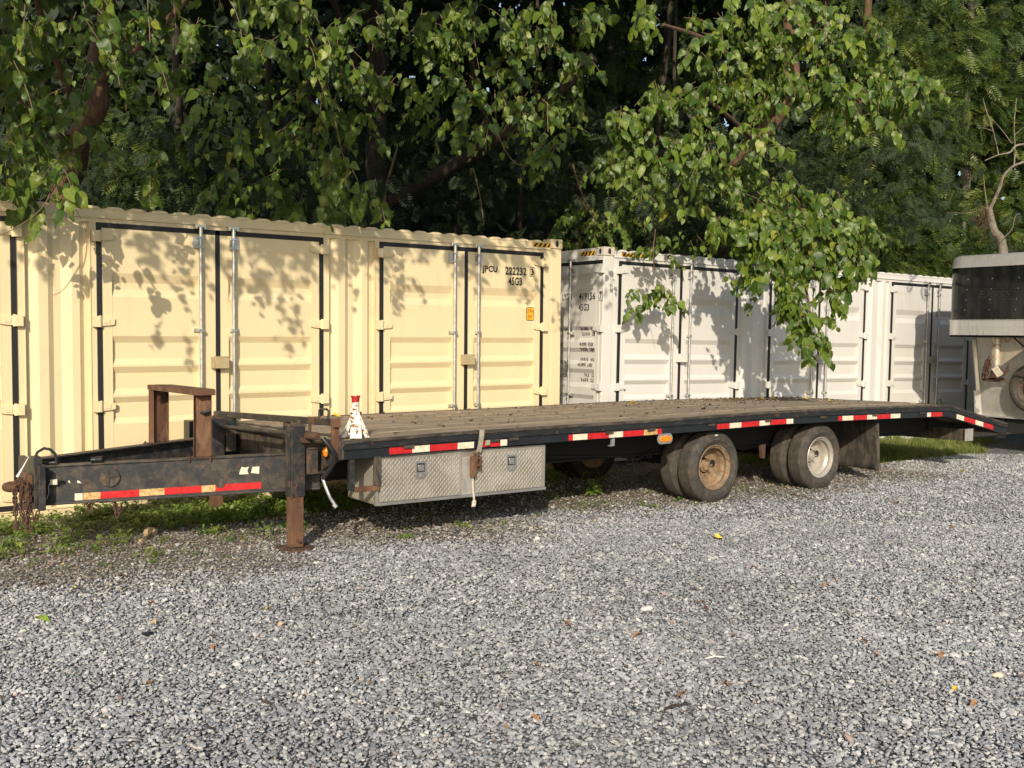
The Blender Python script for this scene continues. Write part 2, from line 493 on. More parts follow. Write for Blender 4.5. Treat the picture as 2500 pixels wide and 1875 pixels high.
# ------------------------------------------------------------------ ground (one sheet to the horizon, low mounds)
def ground_mat():
    m, nt, p, out = newmat('gravel_and_soil')
    tc = N(nt, 'ShaderNodeTexCoord')
    P = tc.outputs['Object']
    dt = N(nt, 'ShaderNodeVectorMath', operation='DOT_PRODUCT')
    nt.links.new(P, dt.inputs[0]); dt.inputs[1].default_value = (-TC.x, -TC.y, 0)
    back = mathn(nt, 'ADD', dt.outputs['Value'], TC.x * T_ORG.x + TC.y * T_ORG.y)   # metres behind the trailer's near side
    wob = mathn(nt, 'MULTIPLY', mathn(nt, 'SUBTRACT', noise(nt, P, .9, 5, .6), .5), 1.3)
    dt2 = N(nt, 'ShaderNodeVectorMath', operation='DOT_PRODUCT')
    nt.links.new(P, dt2.inputs[0]); dt2.inputs[1].default_value = (TA.x, TA.y, 0)
    along = mathn(nt, 'ADD', dt2.outputs['Value'], -(TA.x * T_ORG.x + TA.y * T_ORG.y))
    back = mathn(nt, 'SUBTRACT', back, maprange(nt, along, 8.0, 12.0, 0, 3.2))
    soil = maprange(nt, mathn(nt, 'ADD', back, wob), .15, 1.1)
    vo = N(nt, 'ShaderNodeTexVoronoi'); vo.inputs['Scale'].default_value = 42
    nt.links.new(P, vo.inputs['Vector'])
    vg = N(nt, 'ShaderNodeSeparateColor'); nt.links.new(vo.outputs['Color'], vg.inputs[0])
    st = ramp(nt, vg.outputs[0], [(0, (.13, .138, .15)), (.5, (.25, .257, .27)), (.85, (.37, .37, .37)), (1, (.52, .52, .51))])
    st = mix(nt, maprange(nt, vo.outputs['Distance'], .25, .6), st, (.07, .072, .075), 'MIX')
    n1 = noise(nt, P, 24, 8, .7); n2 = noise(nt, P, 2.6, 6, .6)
    sc = ramp(nt, n1, [(.3, (.060, .050, .038)), (.5, (.165, .138, .106)), (.72, (.29, .25, .20))])
    sc = mix(nt, maprange(nt, n2, .45, .7), sc, (.13, .10, .072))
    nt.links.new(mix(nt, soil, st, sc), p.inputs['Base Color'])
    p.inputs['Roughness'].default_value = .95
    h = mathn(nt, 'ADD', mathn(nt, 'MULTIPLY', vo.outputs['Distance'], -1.0), mathn(nt, 'MULTIPLY', n1, .6))
    bump(nt, p, h, .8, .012)
    return m
def ground_h(x, y):
    """gentle relief of the lot; flat where things stand"""
    return 0.0
gm = MB()
xs = np.concatenate([[-300, -80, -30], np.linspace(-14, 22, 60), [40, 90, 300]])
ys = np.concatenate([[-200, -40, -8], np.linspace(-2, 26, 60), [40, 90, 400]])
vs = [(x, y, -.012 + .006 * math.sin(x * 1.7 + y) * math.sin(y * 1.3)) for y in ys for x in xs]
fs = [(j * len(xs) + i, j * len(xs) + i + 1, (j + 1) * len(xs) + i + 1, (j + 1) * len(xs) + i) for j in range(len(ys) - 1) for i in range(len(xs) - 1)]
gm.add(vs, fs, 0, True)
gm.build('ground', ground_mat(), kind='structure', label='grey gravel lot with brown soil along the containers')

# wooded slope behind the containers
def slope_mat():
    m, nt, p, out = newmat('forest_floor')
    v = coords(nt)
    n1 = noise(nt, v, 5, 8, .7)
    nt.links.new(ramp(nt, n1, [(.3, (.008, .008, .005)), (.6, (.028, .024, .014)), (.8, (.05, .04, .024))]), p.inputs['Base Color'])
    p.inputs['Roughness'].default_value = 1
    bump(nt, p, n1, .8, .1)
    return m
hm = MB()
hx = np.linspace(-70, 90, 60); hy = np.linspace(0, 60, 30)
def slope_z(s):
    return -.05 + max(0, s - 3.5) * .34
hv = []
for j in hy:
    for i in hx:
        b = A_ORG + AA * i
        q = Vector((b.x, b.y, 0)) - AC * (3.2 + j)
        hv.append((q.x, q.y, slope_z(j) + .25 * math.sin(i * .7 + j * .5) * min(1, j / 8)))
hf = [(j * 60 + i, j * 60 + i + 1, (j + 1) * 60 + i + 1, (j + 1) * 60 + i) for j in range(29) for i in range(59)]
hm.add(hv, hf, 0, True)
hm.build('forest_hillside', slope_mat(), kind='structure', label='dark leaf-covered slope rising under the trees')

# ------------------------------------------------------------------ lettering
def text_mesh(s, size, sx=1.0, italic=0, thick=.0015):
    cu = bpy.data.curves.new('t', 'FONT')
    cu.body = s; cu.size = size; cu.shear = italic; cu.resolution_u = 3; cu.offset = size * .022
    cu.space_character = 1.06
    o = bpy.data.objects.new('t', cu); COL.objects.link(o)
    bpy.context.view_layer.update()
    dg = bpy.context.evaluated_depsgraph_get()
    me = bpy.data.meshes.new_from_object(o.evaluated_get(dg))
    bpy.data.objects.remove(o); bpy.data.curves.remove(cu)
    xs_ = [v.co.x for v in me.vertices]; x0 = min(xs_) if xs_ else 0
    for v in me.vertices: v.co.x = (v.co.x - x0) * sx
    return me
def lettering(name, s, x, z, size, mat, parent, y=-.004, sx=.62, flip=1, width=None, height=None, prof=None, italic=0, swap=None, label=None):
    """text standing on a wall: reads along +x, up along z, at depth y; prof(z) drapes it over the ribs"""
    me = text_mesh(s, size, sx, italic)
    w = max(v.co.x for v in me.vertices); h0 = min(v.co.y for v in me.vertices); h1 = max(v.co.y for v in me.vertices)
    if width: 
        k = width / w
        for v in me.vertices: v.co.x *= k
    if height:
        k = height / (h1 - h0)
        for v in me.vertices: v.co.y = (v.co.y - h0) * k
    if prof:
        bm = bmesh.new(); bm.from_mesh(me)
        for zb in prof[0]:
            bmesh.ops.bisect_plane(bm, geom=bm.verts[:] + bm.edges[:] + bm.faces[:], plane_co=(0, zb - z, 0), plane_no=(0, 1, 0))
        bm.to_mesh(me); bm.free()
    for v in me.vertices:
        zz = z + v.co.y
        v.co = (x + v.co.x, y + (prof[1](zz) if prof else 0), zz)
    me.name = name
    me.materials.clear(); me.materials.append(mat)
    o = link(name, me, parent)
    if swap: o.matrix_local = swap
    return o

# ------------------------------------------------------------------ containers
H_TOP, DOOR_T, DOOR_B, HALF = 2.896, 2.709, .135, 1.125
RIB_SIDE = [(2.271, 2.185, 2.125, 2.048), (1.681, 1.617, 1.465, 1.405), (1.390, 1.329, 1.180, 1.122), (1.104, 1.048, .905, .850)]
RIB_END = [(2.565, 2.492, 2.43, 2.36), (1.84, 1.788, 1.68, 1.62), (1.54, 1.482, 1.37, 1.315), (1.252, 1.193, 1.06, 1.0), (.90, .84, .72, .66)]
def rib_profile(ribs, depth=.034, zb=None, zt=None):
    pts = [(zt or DOOR_T - .03, 0)]
    for a, b, c, d in ribs:
        pts += [(a, 0), (b, depth), (c, depth), (d, 0)]
    pts.append((zb or DOOR_B + .03, 0))
    zs = [p[0] for p in pts][::-1]; ds = [p[1] for p in pts][::-1]
    return pts, (lambda z: float(np.interp(z, zs, ds)))

def leaf_mesh(name, mats, L, m0, m1, ribs, mirror=False):
    """door leaf from x=0 (hinge seal) to x=L (centre seal); panel inset m0 / m1"""
    b = MB(); g = .024
    pts, _ = rib_profile(ribs)
    x0, x3 = g, L - g; xa, xb = m0, L - m1
    zt, zb = DOOR_T - .024, DOOR_B + .024
    yf = -.006
    zs = [zt] + [p[0] for p in pts[1:-1]] + [zb]; ds = [0] + [p[1] for p in pts[1:-1]] + [0]
    rows = []
    for z, d in zip(zs, ds):
        rows.append([(x0, yf, z), (xa, yf, z), (xa + .001, yf + d + .001, z), (xb - .001, yf + d + .001, z), (xb, yf, z), (x3, yf, z)])
    n = 6; vs = [v for r_ in rows for v in r_]
    fs = [(j * n + i, j * n + i + 1, (j + 1) * n + i + 1, (j + 1) * n + i) for j in range(len(rows) - 1) for i in range(n - 1)]
    # edges and back
    b.add(vs, fs)
    for (xa_, xb_) in ((x0, x0), (x3, x3)):
        b.add([(xa_, yf, zt), (xa_, yf, zb), (xa_, .05, zb), (xa_, .05, zt)], [(0, 1, 2, 3)])
    b.add([(x0, .05, zb), (x3, .05, zb), (x3, .05, zt), (x0, .05, zt)], [(0, 1, 2, 3)])
    b.add([(x0, yf, zt), (x3, yf, zt), (x3, .05, zt), (x0, .05, zt)], [(0, 1, 2, 3)])
    b.add([(x0, yf, zb), (x3, yf, zb), (x3, .05, zb), (x0, .05, zb)], [(0, 1, 2, 3)])
    # fine joint line below the top panel and at the panel edge
    b.box(xa, xb, yf - .0015, yf, 2.549, 2.552)
    b.box(xa - .006, xa - .002, yf - .002, yf, zb + .05, 2.64)
    if mirror: b.v = [(-x, y, z) for x, y, z in b.v]
    return b.mesh(name, mats)

def hinge_mesh(mat, mirror=False):
    b = MB()
    b.prism([(-.002, -.042), (.085, -.036), (.128, -.026), (.13, .028), (.085, .036), (-.002, .044)], 'y', -.028, -.006)
    b.box(-.068, -.004, -.052, -.002, -.05, .05)
    b.tube([(.0, -.03, -.052), (.0, -.03, .054)], .014, 8)
    b.box(.03, .085, -.033, -.028, -.02, .02)
    if mirror: b.v = [(-x, y, z) for x, y, z in b.v]
    return b.mesh('hinge', mat)
def rod_parts(x, top=2.745, side=1):
    """locking rod with cam and keeper"""
    rod = MB(); rod.tube([(x, -.05, .10), (x, -.05, top - .04)], .0165, 10)
    cam_ = MB()
    cam_.tube([(x, -.05, top - .1), (x, -.05, top + .01)], .022, 10)
    cam_.box(x - .045, x + .045, -.075, -.022, top + .002, top + .022)
    cam_.box(x - .052, x - .03, -.06, -.006, top - .012, top + .03)
    cam_.box(x + .03, x + .052, -.06, -.006, top - .012, top + .03)
    g = MB()
    g.box(x - .062, x + .03, -.024, -.007, 2.545, 2.665)
    for zz in (2.565, 2.605, 2.645):
        g.tube([(x - .045, -.032, zz), (x - .045, -.022, zz)], .007, 6)
    g.box(x - .024, x + .024, -.072, -.024, 2.55, 2.57); g.box(x - .024, x + .024, -.072, -.024, 2.64, 2.66)
    gs = []
    for zz in (1.74, .886, .33):
        q = MB()
        q.box(x - .062, x + .028, -.02, -.007, zz - .018, zz + .018)
        q.box(x - .024, x + .024, -.072, -.02, zz - .014, zz + .014)
        q.tube([(x - .048, -.03, zz), (x - .048, -.02, zz)], .008, 6)
        gs.append(q)
    return rod, cam_, g, gs
def handle_part(x, s=-1, z=.65):
    h = MB()
    h.tube([(x, -.05, z - .05), (x, -.05, z + .05)], .026, 8)
    h.bar((x, -.07, z), (x + s * .30, -.078, z - .012), .012, .035)
    h.tube([(x + s * .10, -.05, z - .05), (x + s * .10, -.05, z + .07)], .018, 8)
    h.box(x + s * .10 - .035, x + s * .10 + .035, -.09, -.01, z - .022, z + .022)
    h.tube([(x + s * .10, -.085, z + .06), (x + s * .10, -.03, z + .075)], .022, 8)
    h.bar((x + s * .07, -.03, z - .02), (x + s * .22, -.03, z - .045), .014, .03)
    return h

def door_leaf(root, key, mats, L, left, ribs, m0, m1, rods, cache, with_handle=True):
    """left: hinge on the left, leaf runs to +x"""
    s = 1 if left else -1
    k = (key, left)
    if k not in cache:
        mir = not left
        def mx(b):
            if mir: b.v = [(-x, y, z) for x, y, z in b.v]
            return b
        d = link('door', leaf_mesh('door', mats['paint'], L, m0, m1, ribs, mir))
        gk = MB()
        if key != 'E': gk.box(-.023, .023, -.010, .02, DOOR_B + .022, DOOR_T - .024)
        gk.box(-.023, L + .023, -.0105, .02, DOOR_T - .022, DOOR_T + .024)
        gk.box(-.023, L + .023, -.0105, .02, DOOR_B - .024, DOOR_B + .020)
        if left: gk.box(L - .022, L + .022, -.011, .02, DOOR_B + .021, DOOR_T - .023)
        mx(gk).build('gasket', M['gasket'], d)
        hm_ = hinge_mesh(mats['paint'], mir)
        for z in (2.606, 1.815, 1.021, .235):
            link('hinge', hm_, d, (0, 0, z))
        for xr in rods:
            rod, cam_, g, gs = rod_parts(L - xr)
            mx(rod).build('locking_rod', M['galv'], d)
            mx(cam_).build('rod_cam', M['chrome'], d)
            mx(g).build('rod_bracket', M['galv'], d)
            for q in gs: mx(q).build('rod_bracket', M['chrome'], d)
            if with_handle: mx(handle_part(L - xr, -1)).build('lever_handle', M['chrome'], d)
        cache[k] = d
        d.parent = root
        return d
    c = copy_tree(cache[k], root)
    return c

def corrugated(x0, w, z0, z1, mat, parent, name='side_panel'):
    pr = [(0, .036), (.038, .036), (.11, 0), (.19, 0), (.24, .036), (.304, .036), (.393, 0), (.458, 0), (.50, .036), (.55, .036)]
    k = w / .55
    b = MB(); vs = []
    for z in (z0, z1):
        for x, d in pr: vs.append((x0 + x * k, d - .002, z))
    n = len(pr)
    b.add(vs, [(i, i + 1, n + i + 1, n + i) for i in range(n - 1)])
    b.box(x0 - .006, x0, -.008, .034, z0, z1); b.box(x0 + w, x0 + w + .006, -.008, .034, z0, z1)
    return b.build(name, mat, parent)

def container(name, label, org, yaw, slope, x0, x1, mats, post_mat, seals, cache_key):
    """front face in local y=0, depth to +y; seals = x of the left hinge seal of every door pair"""
    root = empty(name, org, (0, slope, yaw), label, 'shipping container')
    D = 2.438; P_ = mats['paint']
    pw = .165
    for xa, xb in ((x0, x0 + pw), (x1 - pw, x1)):
        for ya, yb in ((0, pw), (D - pw, D)):
            MB().box(xa, xb, ya, yb, .12, 2.79).build('corner_post', post_mat, root, bevel=.01)
    # corner castings; flat black ovals stand in for the shade inside their holes
    for xa, xb in ((x0 - .006, x0 + .174), (x1 - .174, x1 + .006)):
        for ya, yb in ((-.012, .165), (D - .165, D + .012)):
            for za, zb in ((-.002, .118), (2.792, 2.91)):
                b = MB().box(xa, xb, ya, yb, za, zb)
                o = b.build('corner_casting', mats['chip'], root, bevel=.008)
                if ya < 0 and za > 1:
                    q = MB(); cx, cz = (xa + xb) / 2, (za + zb) / 2
                    q.prism([(cx + .024 * math.cos(t), cz + .040 * math.sin(t)) for t in np.linspace(0, 2 * math.pi, 12, endpoint=False)], 'y', ya - .003, ya + .001)
                    q.build('casting_hole', M['ink'], o)
                    if (x1 < 1 and xb > 0) or (x0 > -1 and xa < .1):
                        if x0 > -1:
                            q = MB(); cy = (ya + yb) / 2
                            q.prism([(cy + .024 * math.cos(t), cz + .040 * math.sin(t)) for t in np.linspace(0, 2 * math.pi, 12, endpoint=False)], 'x', xa - .003, xa + .001)
                            q.build('casting_hole', M['ink'], o)
    # rails
    b = MB(); b.box(x0 + .17, x1 - .17, .0, .08, 2.775, 2.862); b.box(x0 + .17, x1 - .17, -.014, .0, 2.772, 2.784)
    b.box(x0 + .17, x1 - .17, -.006, .0, 2.852, 2.862)
    b.build('top_rail', P_, root, bevel=.004)
    b = MB(); b.box(x0 + .17, x1 - .17, D - .08, D, 2.775, 2.862); b.build('top_rail', P_, root)
    b = MB(); b.box(x0 + pw, x1 - pw, -.002, .07, 0.0, DOOR_B - .026)
    b.box(x0 + pw, x1 - pw, -.012, -.002, DOOR_B - .040, DOOR_B - .026)
    b.build('bottom_rail', P_, root, bevel=.004)
    b = MB(); b.box(x0 + pw, x1 - pw, 0.002, .06, DOOR_T + .025, 2.773); b.build('header_plate', P_, root)
    # roof with cross ribs that show as scallops above the rail
    b = MB(); n = int((x1 - x0 - .5) / .209); vs = []; xsr = []
    for i in range(n):
        xx = x0 + .25 + i * .209
        xsr += [(xx, 2.863), (xx + .022, 2.879), (xx + .05, 2.885), (xx + .12, 2.885), (xx + .148, 2.879), (xx + .172, 2.863)]
    for y in (.012, .05, D - .05, D - .012):
        for x, z in xsr:
            vs.append((x, y, z))
    m = len(xsr)
    b.add(vs, [(j * m + i, j * m + i + 1, (j + 1) * m + i + 1, (j + 1) * m + i) for j in range(3) for i in range(m - 1)])
    b.add([(x, .008, 2.85) for x, z in xsr] + [(x, .012, z) for x, z in xsr], [(i, i + 1, m + i + 1, m + i) for i in range(m - 1)])
    b.build('roof', P_, root)
    # back and end walls, floor
    b = MB(); b.box(x0 + pw, x1 - pw, D - .04, D - .01, .05, 2.80); b.build('back_wall', P_, root)
    b = MB(); b.box(x0 + .1, x1 - .1, .06, D - .06, .06, .12); b.build('floor', M['under'], root)
    b = MB(); b.box(x0 + .1, x1 - .1, .12, D - .06, 2.80, 2.85); b.build('roof_lining', P_, root)
    if x1 < 1:      # plain end on the right, corrugated
        vs = []; ny = 24
        for z in (.12, 2.79):
            for i in range(ny):
                vs.append((x1 - .03 - (.035 if (i // 2) % 2 else 0), pw + (D - 2 * pw) * i / (ny - 1), z))
        b = MB(); b.add(vs, [(i, i + 1, ny + i + 1, ny + i) for i in range(ny - 1)]); b.build('end_wall', P_, root)
        b = MB(); b.box(x0 + .02, x0 + .05, pw, D - pw, .12, 2.79); b.build('end_wall', P_, root)
    else:
        b = MB(); b.box(x1 - .05, x1 - .02, pw, D - pw, .12, 2.79); b.build('end_wall', P_, root)
    # jambs and the corrugated pieces between the door pairs
    edges = sorted(seals)
    for ja, jb in ((x0 + pw, edges[0] - .024), (edges[-1] + 2 * HALF + .024, x1 - pw)):
        MB().box(ja, jb, .001, .06, DOOR_B - .026, DOOR_T + .025).build('door_jamb', P_, root)
    for a, c in zip(edges[:-1], edges[1:]):
        xl, xr = a + 2 * HALF, c
        b = MB(); b.box(xl + .024, xl + .086, .001, .06, DOOR_B - .026, DOOR_T + .025); b.build('door_jamb', P_, root)
        b = MB(); b.box(xr - .076, xr - .024, .001, .06, DOOR_B - .026, DOOR_T + .025); b.build('door_jamb', P_, root)
        corrugated(xl + .092, xr - .082 - xl - .092, DOOR_B - .026, DOOR_T + .025, P_, root)
    cache = {}
    for sx in edges:
        for left in (True, False):
            d = door_leaf(root, cache_key, mats, HALF, left, RIB_SIDE, .113, .19 if left else .11, [.183 if left else .150], cache)
            d.location = (sx if left else sx + 2 * HALF, 0, 0)
            if not left:
                # lock box over the centre joint, on the right leaf
                q = MB(); q.box(-HALF - .055, -HALF + .085, -.085, -.012, 1.364, 1.481)
                q.box(-HALF - .075, -HALF - .055, -.07, -.012, 1.364, 1.475)
                q.tube([(-HALF + .085, -.04, 1.42), (-HALF + .11, -.04, 1.42)], .018, 8)
                q.box(-HALF - .06, -HALF + .09, -.088, -.085, 1.478, 1.484)
                q.build('lock_box', mats['paint'], d, bevel=.004)
    return root

def stripes(root, x0, x1, z0, z1, y, n=5, swap=None, first=True):
    o = MB().box(x0, x1, y - .002, y, z0, z1).build('warning_stripe', M['yellow'], root)
    b = MB(); w = (x1 - x0) / n; h = z1 - z0
    for i in range(n):
        a = x0 + i * w + .012; sh = h * .8
        b.prism([(a, z0 + .002), (a + w * .48, z0 + .002), (min(a + w * .48 + sh, x1), z1 - .002), (min(a + sh, x1), z1 - .002)], 'y', y - .004, y - .002)
    b.build('black_bars', M['black_film'], o)
    if swap: o.matrix_local = swap
    return o

MC = dict(paint=M['cream'], chip=M['cream_rust'])
MW = dict(paint=M['white'], chip=M['white_rust'])
PER = 2.9775
A_SEALS = [-(.3165 + k * PER) - 2 * HALF for k in range(4)]
cream = container('shipping_container', 'cream shipping container with side doors behind the tongue of the flatbed trailer', A_ORG, A_YAW, -math.atan(.0069), -12.0, 0, MC, M['cream'], A_SEALS, 'A')
B_SEALS = [.2841 + k * PER for k in range(4)]
whitec = container('shipping_container', 'off-white shipping container behind the trailer deck, with double doors on its near end', B_ORG, B_YAW, math.atan(.0061), 0, 12.0, MW, M['white_post'], B_SEALS, 'B')

# cream container: numbers, sticker, stripes on the door pair nearest its right end
dr = [c for c in cream.children if c.name.startswith('door') and not c.name.startswith('door_') and abs(c.location.x + .3165) < .01][0]
ox = .3165      # door-local x = container x + ox
def lt(s, xa, xb, za, zb, par=dr, off=ox, name='lettering', **k):
    return lettering(name, s, xa + off, za, .1, M['ink'], par, y=-.0115, width=xb - xa, height=zb - za, **k)
lt('JPCU', -1.215, -.995, 2.440, 2.535)
lt('222232', -.878, -.560, 2.440, 2.535)
lt('3', -.492, -.448, 2.447, 2.530)
q = MB()
for a in ((-.505, -.500, 2.432, 2.545), (-.440, -.435, 2.432, 2.545), (-.505, -.435, 2.432, 2.437), (-.505, -.435, 2.540, 2.545)):
    q.box(a[0] + ox, a[1] + ox, -.0105, -.0085, a[2], a[3])
q.build('check_digit_frame', M['ink'], dr)
lt('45G3', -.831, -.627, 2.316, 2.412)
_, pf_side = rib_profile(RIB_SIDE)
zc_side = sorted({z for r_ in RIB_SIDE for z in r_})
st = MB(); st.prism([(-.552 + ox, 1.905), (-.540 + ox, 1.893), (-.448 + ox, 1.893), (-.436 + ox, 1.905), (-.436 + ox, 2.042), (-.448 + ox, 2.054), (-.540 + ox, 2.054), (-.552 + ox, 2.042)], 'y', -.011, -.008)
so = st.build('height_sticker', M['black_film'], dr)
MB().box(-.545 + ox, -.443 + ox, -.0125, -.011, 1.900, 2.047).build('sticker_face', M['yellow'], dr)
lettering('lettering', '2.9m', -.539 + ox, 1.987, .1, M['ink_red'], dr, y=-.0135, width=.09, height=.045)
lettering('lettering', "9'6\"", -.533 + ox, 1.916, .1, M['ink_red'], dr, y=-.0135, width=.075, height=.045)
stripes(cream, -.461, -.178, 2.800, 2.850, -.0005, 4)
# small round plugs low on the cream doors
for d in [c for c in cream.children if c.name.startswith('door') and not c.name.startswith('door_')]:
    sgn = 1 if any(True for v in d.data.vertices if v.co.x > .5) else -1
    q = MB(); q.lathe([(0, -.026), (.016, -.024), (.02, -.006)], (sgn * .50, 0, .80), 'y', 12)
    q.build('vent_plug', M['cream'], d)

# white container: end doors (face at local x=0, running to +y)
END = Matrix(((0, 1, 0, 0), (-1, 0, 0, 0), (0, 0, 1, 0), (0, 0, 0, 1)))   # local door x -> -y ... see below
# door space: x runs left to right as seen from outside the end; the end is seen from -x, left is +y
def end_matrix():
    # (xd, yd, zd) -> (yd, 2.438 - xd, zd)
    return Matrix(((0, 1, 0, 0), (-1, 0, 0, 2.438), (0, 0, 1, 0), (0, 0, 0, 1)))
EM = end_matrix()
ends = []
EL = 1.172
cacheE = {}
for left in (True, False):
    d = door_leaf(whitec, 'E', MW, EL, left, RIB_END, .10, .10, [.25, .545], cacheE)
    d.matrix_local = EM @ Matrix.Translation((.047 if left else 2.438 - .047, 0, 0))
    ends.append(d)
b = MB(); b.box(.165, 2.273, .0, .08, 2.775, 2.905); o = b.build('header_rail', M['white'], whitec); o.matrix_local = EM
b = MB(); b.box(.165, 2.273, .0, .08, 0.0, .108); o = b.build('sill', M['white'], whitec); o.matrix_local = EM
b = MB(); b.box(.165, 2.273, .004, .06, DOOR_T + .025, 2.774); o = b.build('header_plate', M['white'], whitec); o.matrix_local = EM
dR = ends[1]      # right leaf seen from outside; its hinge at y = .047 of the container; leaf-local x from -EL to 0
pE, pf_end = rib_profile(RIB_END)
zcE = sorted({z for r_ in RIB_END for z in r_})
def le(s, ca, cb, za, zb, **k):
    # c = distance from the near corner; leaf-local x = -(c - .047)
    return lettering('lettering', s, -(ca - .047), za, .1, M['ink'], dR, y=-.0115, width=ca - cb, height=zb - za, prof=(zcE, pf_end), **k)
le('LYGU', .905, .680, 2.205, 2.302)
le('419156', .520, .158, 2.203, 2.300)
le('7', .064, .012 + .008, 2.200, 2.298)
q = MB()
for a in ((.083, .078, 2.185, 2.312), (.004, -.001, 2.185, 2.312), (.083, -.001, 2.185, 2.190), (.083, -.001, 2.307, 2.312)):
    q.box(-(a[0] - .047), -(a[1] - .047), -.0105, -.008, a[2], a[3])
q.build('check_digit_frame', M['ink'], dR)
le('45G3', .521, .290, 2.053, 2.149)
for s, ca, cb, z in (('24.000', .505, .320, 1.785), ('KGS', .262, .162, 1.783), ('52.910', .474, .300, 1.712), ('LBS', .242, .155, 1.712),
                     ('4.090', .479, .330, 1.572), ('KGS', .285, .185, 1.572), ('9.020', .468, .315, 1.502), ('LBS', .260, .160, 1.502),
                     ('19.910', .497, .325, 1.360), ('KGS', .265, .167, 1.360), ('43.890', .514, .340, 1.290), ('LBS', .290, .192, 1.290),
                     ('74.3', .404, .300, 1.145), ('CU.M.', .245, .138, 1.145), ('2,625', .479, .320, 1.078), ('CU.FT.', .260, .136, 1.078),
                     ('MAX. GROSS', 1.05, .700, 1.775), ('TARE', 1.03, .868, 1.560), ('PAYLOAD', 1.02, .755, 1.315), ('CU. CAP.', 1.03, .745, 1.120)):
    le(s, ca, cb, z, z + .046)
# left-leaf and right-leaf stripes on the end, and on the side
o = stripes(whitec, 2.438 - .52, 2.438 - .20, 2.805, 2.870, -.0005, 4); o.matrix_local = EM
stripes(whitec, .30, .69, 2.796, 2.846, -.0005, 6)
# ------------------------------------------------------------------ flatbed trailer (local x = backwards, y = away from the camera side, z up)
_A = [0, .3, 1.0, 2.3, 3.3, 4.3, 5.2, 6.4, 7.5, 8.66, 10.16]
_Z = [.878, .892, .900, .912, .917, .930, .943, .940, .930, .914, .614]
KINK, TEND, DW = 8.66, 10.16, 2.59
def zt(a): return float(np.interp(a, _A, _Z))
def tw(x, y, z):            # the whole rig leans a little to its far side
    return (x, y, z - .02 * y)
def lay(x, y, z):           # z measured from the deck surface
    return (x, y, z + zt(x) - .02 * y)
TR = empty('flatbed_trailer', T_ORG, (0, 0, T_YAW), 'long black and rusty flatbed trailer with grey wooden deck and striped edge, parked on gravel', 'flatbed trailer')
seg = [0, 1, 2.3, 3.3, 4.3, 5.2, 6.4, 7.5, KINK]
def strip(name, y0, y1, z0, z1, mat, a0=0, a1=KINK, mb=None, build=True, bevel=0, parent=None, mi=0):
    """bar along the trailer that follows the deck's camber; z relative to the deck surface"""
    b = mb or MB()
    ss = [a0] + [s_ for s_ in seg if a0 + .01 < s_ < a1 - .01] + [a1]
    vs = []
    for a in ss:
        for (y, z) in ((y0, z0), (y1, z0), (y1, z1), (y0, z1)): vs.append(lay(a, y, z))
    fs = [(0, 1, 2, 3), tuple(len(vs) - 4 + i for i in (3, 2, 1, 0))]
    for i in range(len(ss) - 1):
        for k in range(4):
            k2 = (k + 1) % 4
            fs.append((i * 4 + k, i * 4 + 4 + k, i * 4 + 4 + k2, i * 4 + k2))
    b.add(vs, fs, mi)
    return b.build(name, mat, parent or TR, bevel=bevel) if build else b
M['rub'] = weathered('scuffed_rub_rail', (.014, .016, .019), var=.3, dirt=(.060, .052, .044), dthr=.53, dscale=16, thr=.60, soft=.03, rscale=8, rust=(.17, .07, .03), rough=.45, bmp=.35, streak=(.25, 1, 1))
M['rail_edge'] = weathered('dirty_rail_edge', (.030, .027, .024), var=.3, dirt=(.105, .085, .062), dthr=.45, dscale=14, thr=.58, soft=.05, rscale=12, rust=(.12, .06, .032), rough=.75, bmp=.6, streak=(.3, 1, 1))
# deck boards
NP = 13
pw_ = (DW - .10) / NP
for i in range(NP):
    y0 = .05 + i * pw_
    dz = rng.uniform(-.004, .004)
    cut = rng.uniform(2.2, 6.2)
    for a, c in ((0.02, cut - .002), (cut + .002, KINK - .01)):
        strip('deck_plank', y0 + .006, y0 + pw_ - .006, -.038, -.002 + dz + rng.uniform(-.002, .002), M['wood'], a, c, bevel=.004)
    strip('deck_plank', y0 + .003, y0 + pw_ - .003, -.038, -.002 + dz, M['wood'], KINK + .01, TEND - .06, bevel=.003)
# side rails
for near in (True, False):
    f = (lambda y: y) if near else (lambda y: DW - y)
    def yy(a, b): 
        p_, q_ = f(a), f(b)
        return min(p_, q_), max(p_, q_)
    ya, yb = yy(0, .048)
    strip('rub_rail', ya, yb, -.082, -.032, M['rub'], 0, KINK, bevel=.006)
    strip('rub_rail', ya, yb, -.076, -.028, M['rub'], KINK + .003, TEND, bevel=.006)
    yc, yd = yy(.004, .046)
    strip('top_edge', yc, yd, -.031, 0, M['rail_edge'], 0, KINK, bevel=.009)
    strip('top_edge', yc, yd, -.027, .002, M['rail_edge'], KINK + .003, TEND, bevel=.008)
    ya, yb = yy(.012, .05)
    strip('side_rail', ya, yb, -.155, -.084, M['frame_clean'], .02, KINK, bevel=.004)
    strip('side_rail', ya, yb, -.155, -.078, M['frame_clean'], KINK + .003, TEND, bevel=.004)
# end rail of the dovetail and its steel lip
b = MB(); strip('', .05, DW - .05, -.15, -.002, None, TEND - .055, TEND, mb=b, build=False); b.build('rear_rail', M['rail_edge'], TR, bevel=.004)
b = MB(); strip('', .049, DW - .049, -.03, .003, None, KINK - .03, KINK + .03, mb=b, build=False); b.build('hinge_plate', M['rail_edge'], TR)
# rust-worn stake pockets and rivets under the rub rail
for a in (.55, 1.42, 1.62, 2.75, 3.30, 4.15, 5.05, 6.0, 7.0, 8.0):
    b = MB(); strip('', -.012, 0, -.108, -.083, None, a, a + .10, mb=b, build=False); b.build('stake_pocket', M['rail_edge'], TR, bevel=.003)
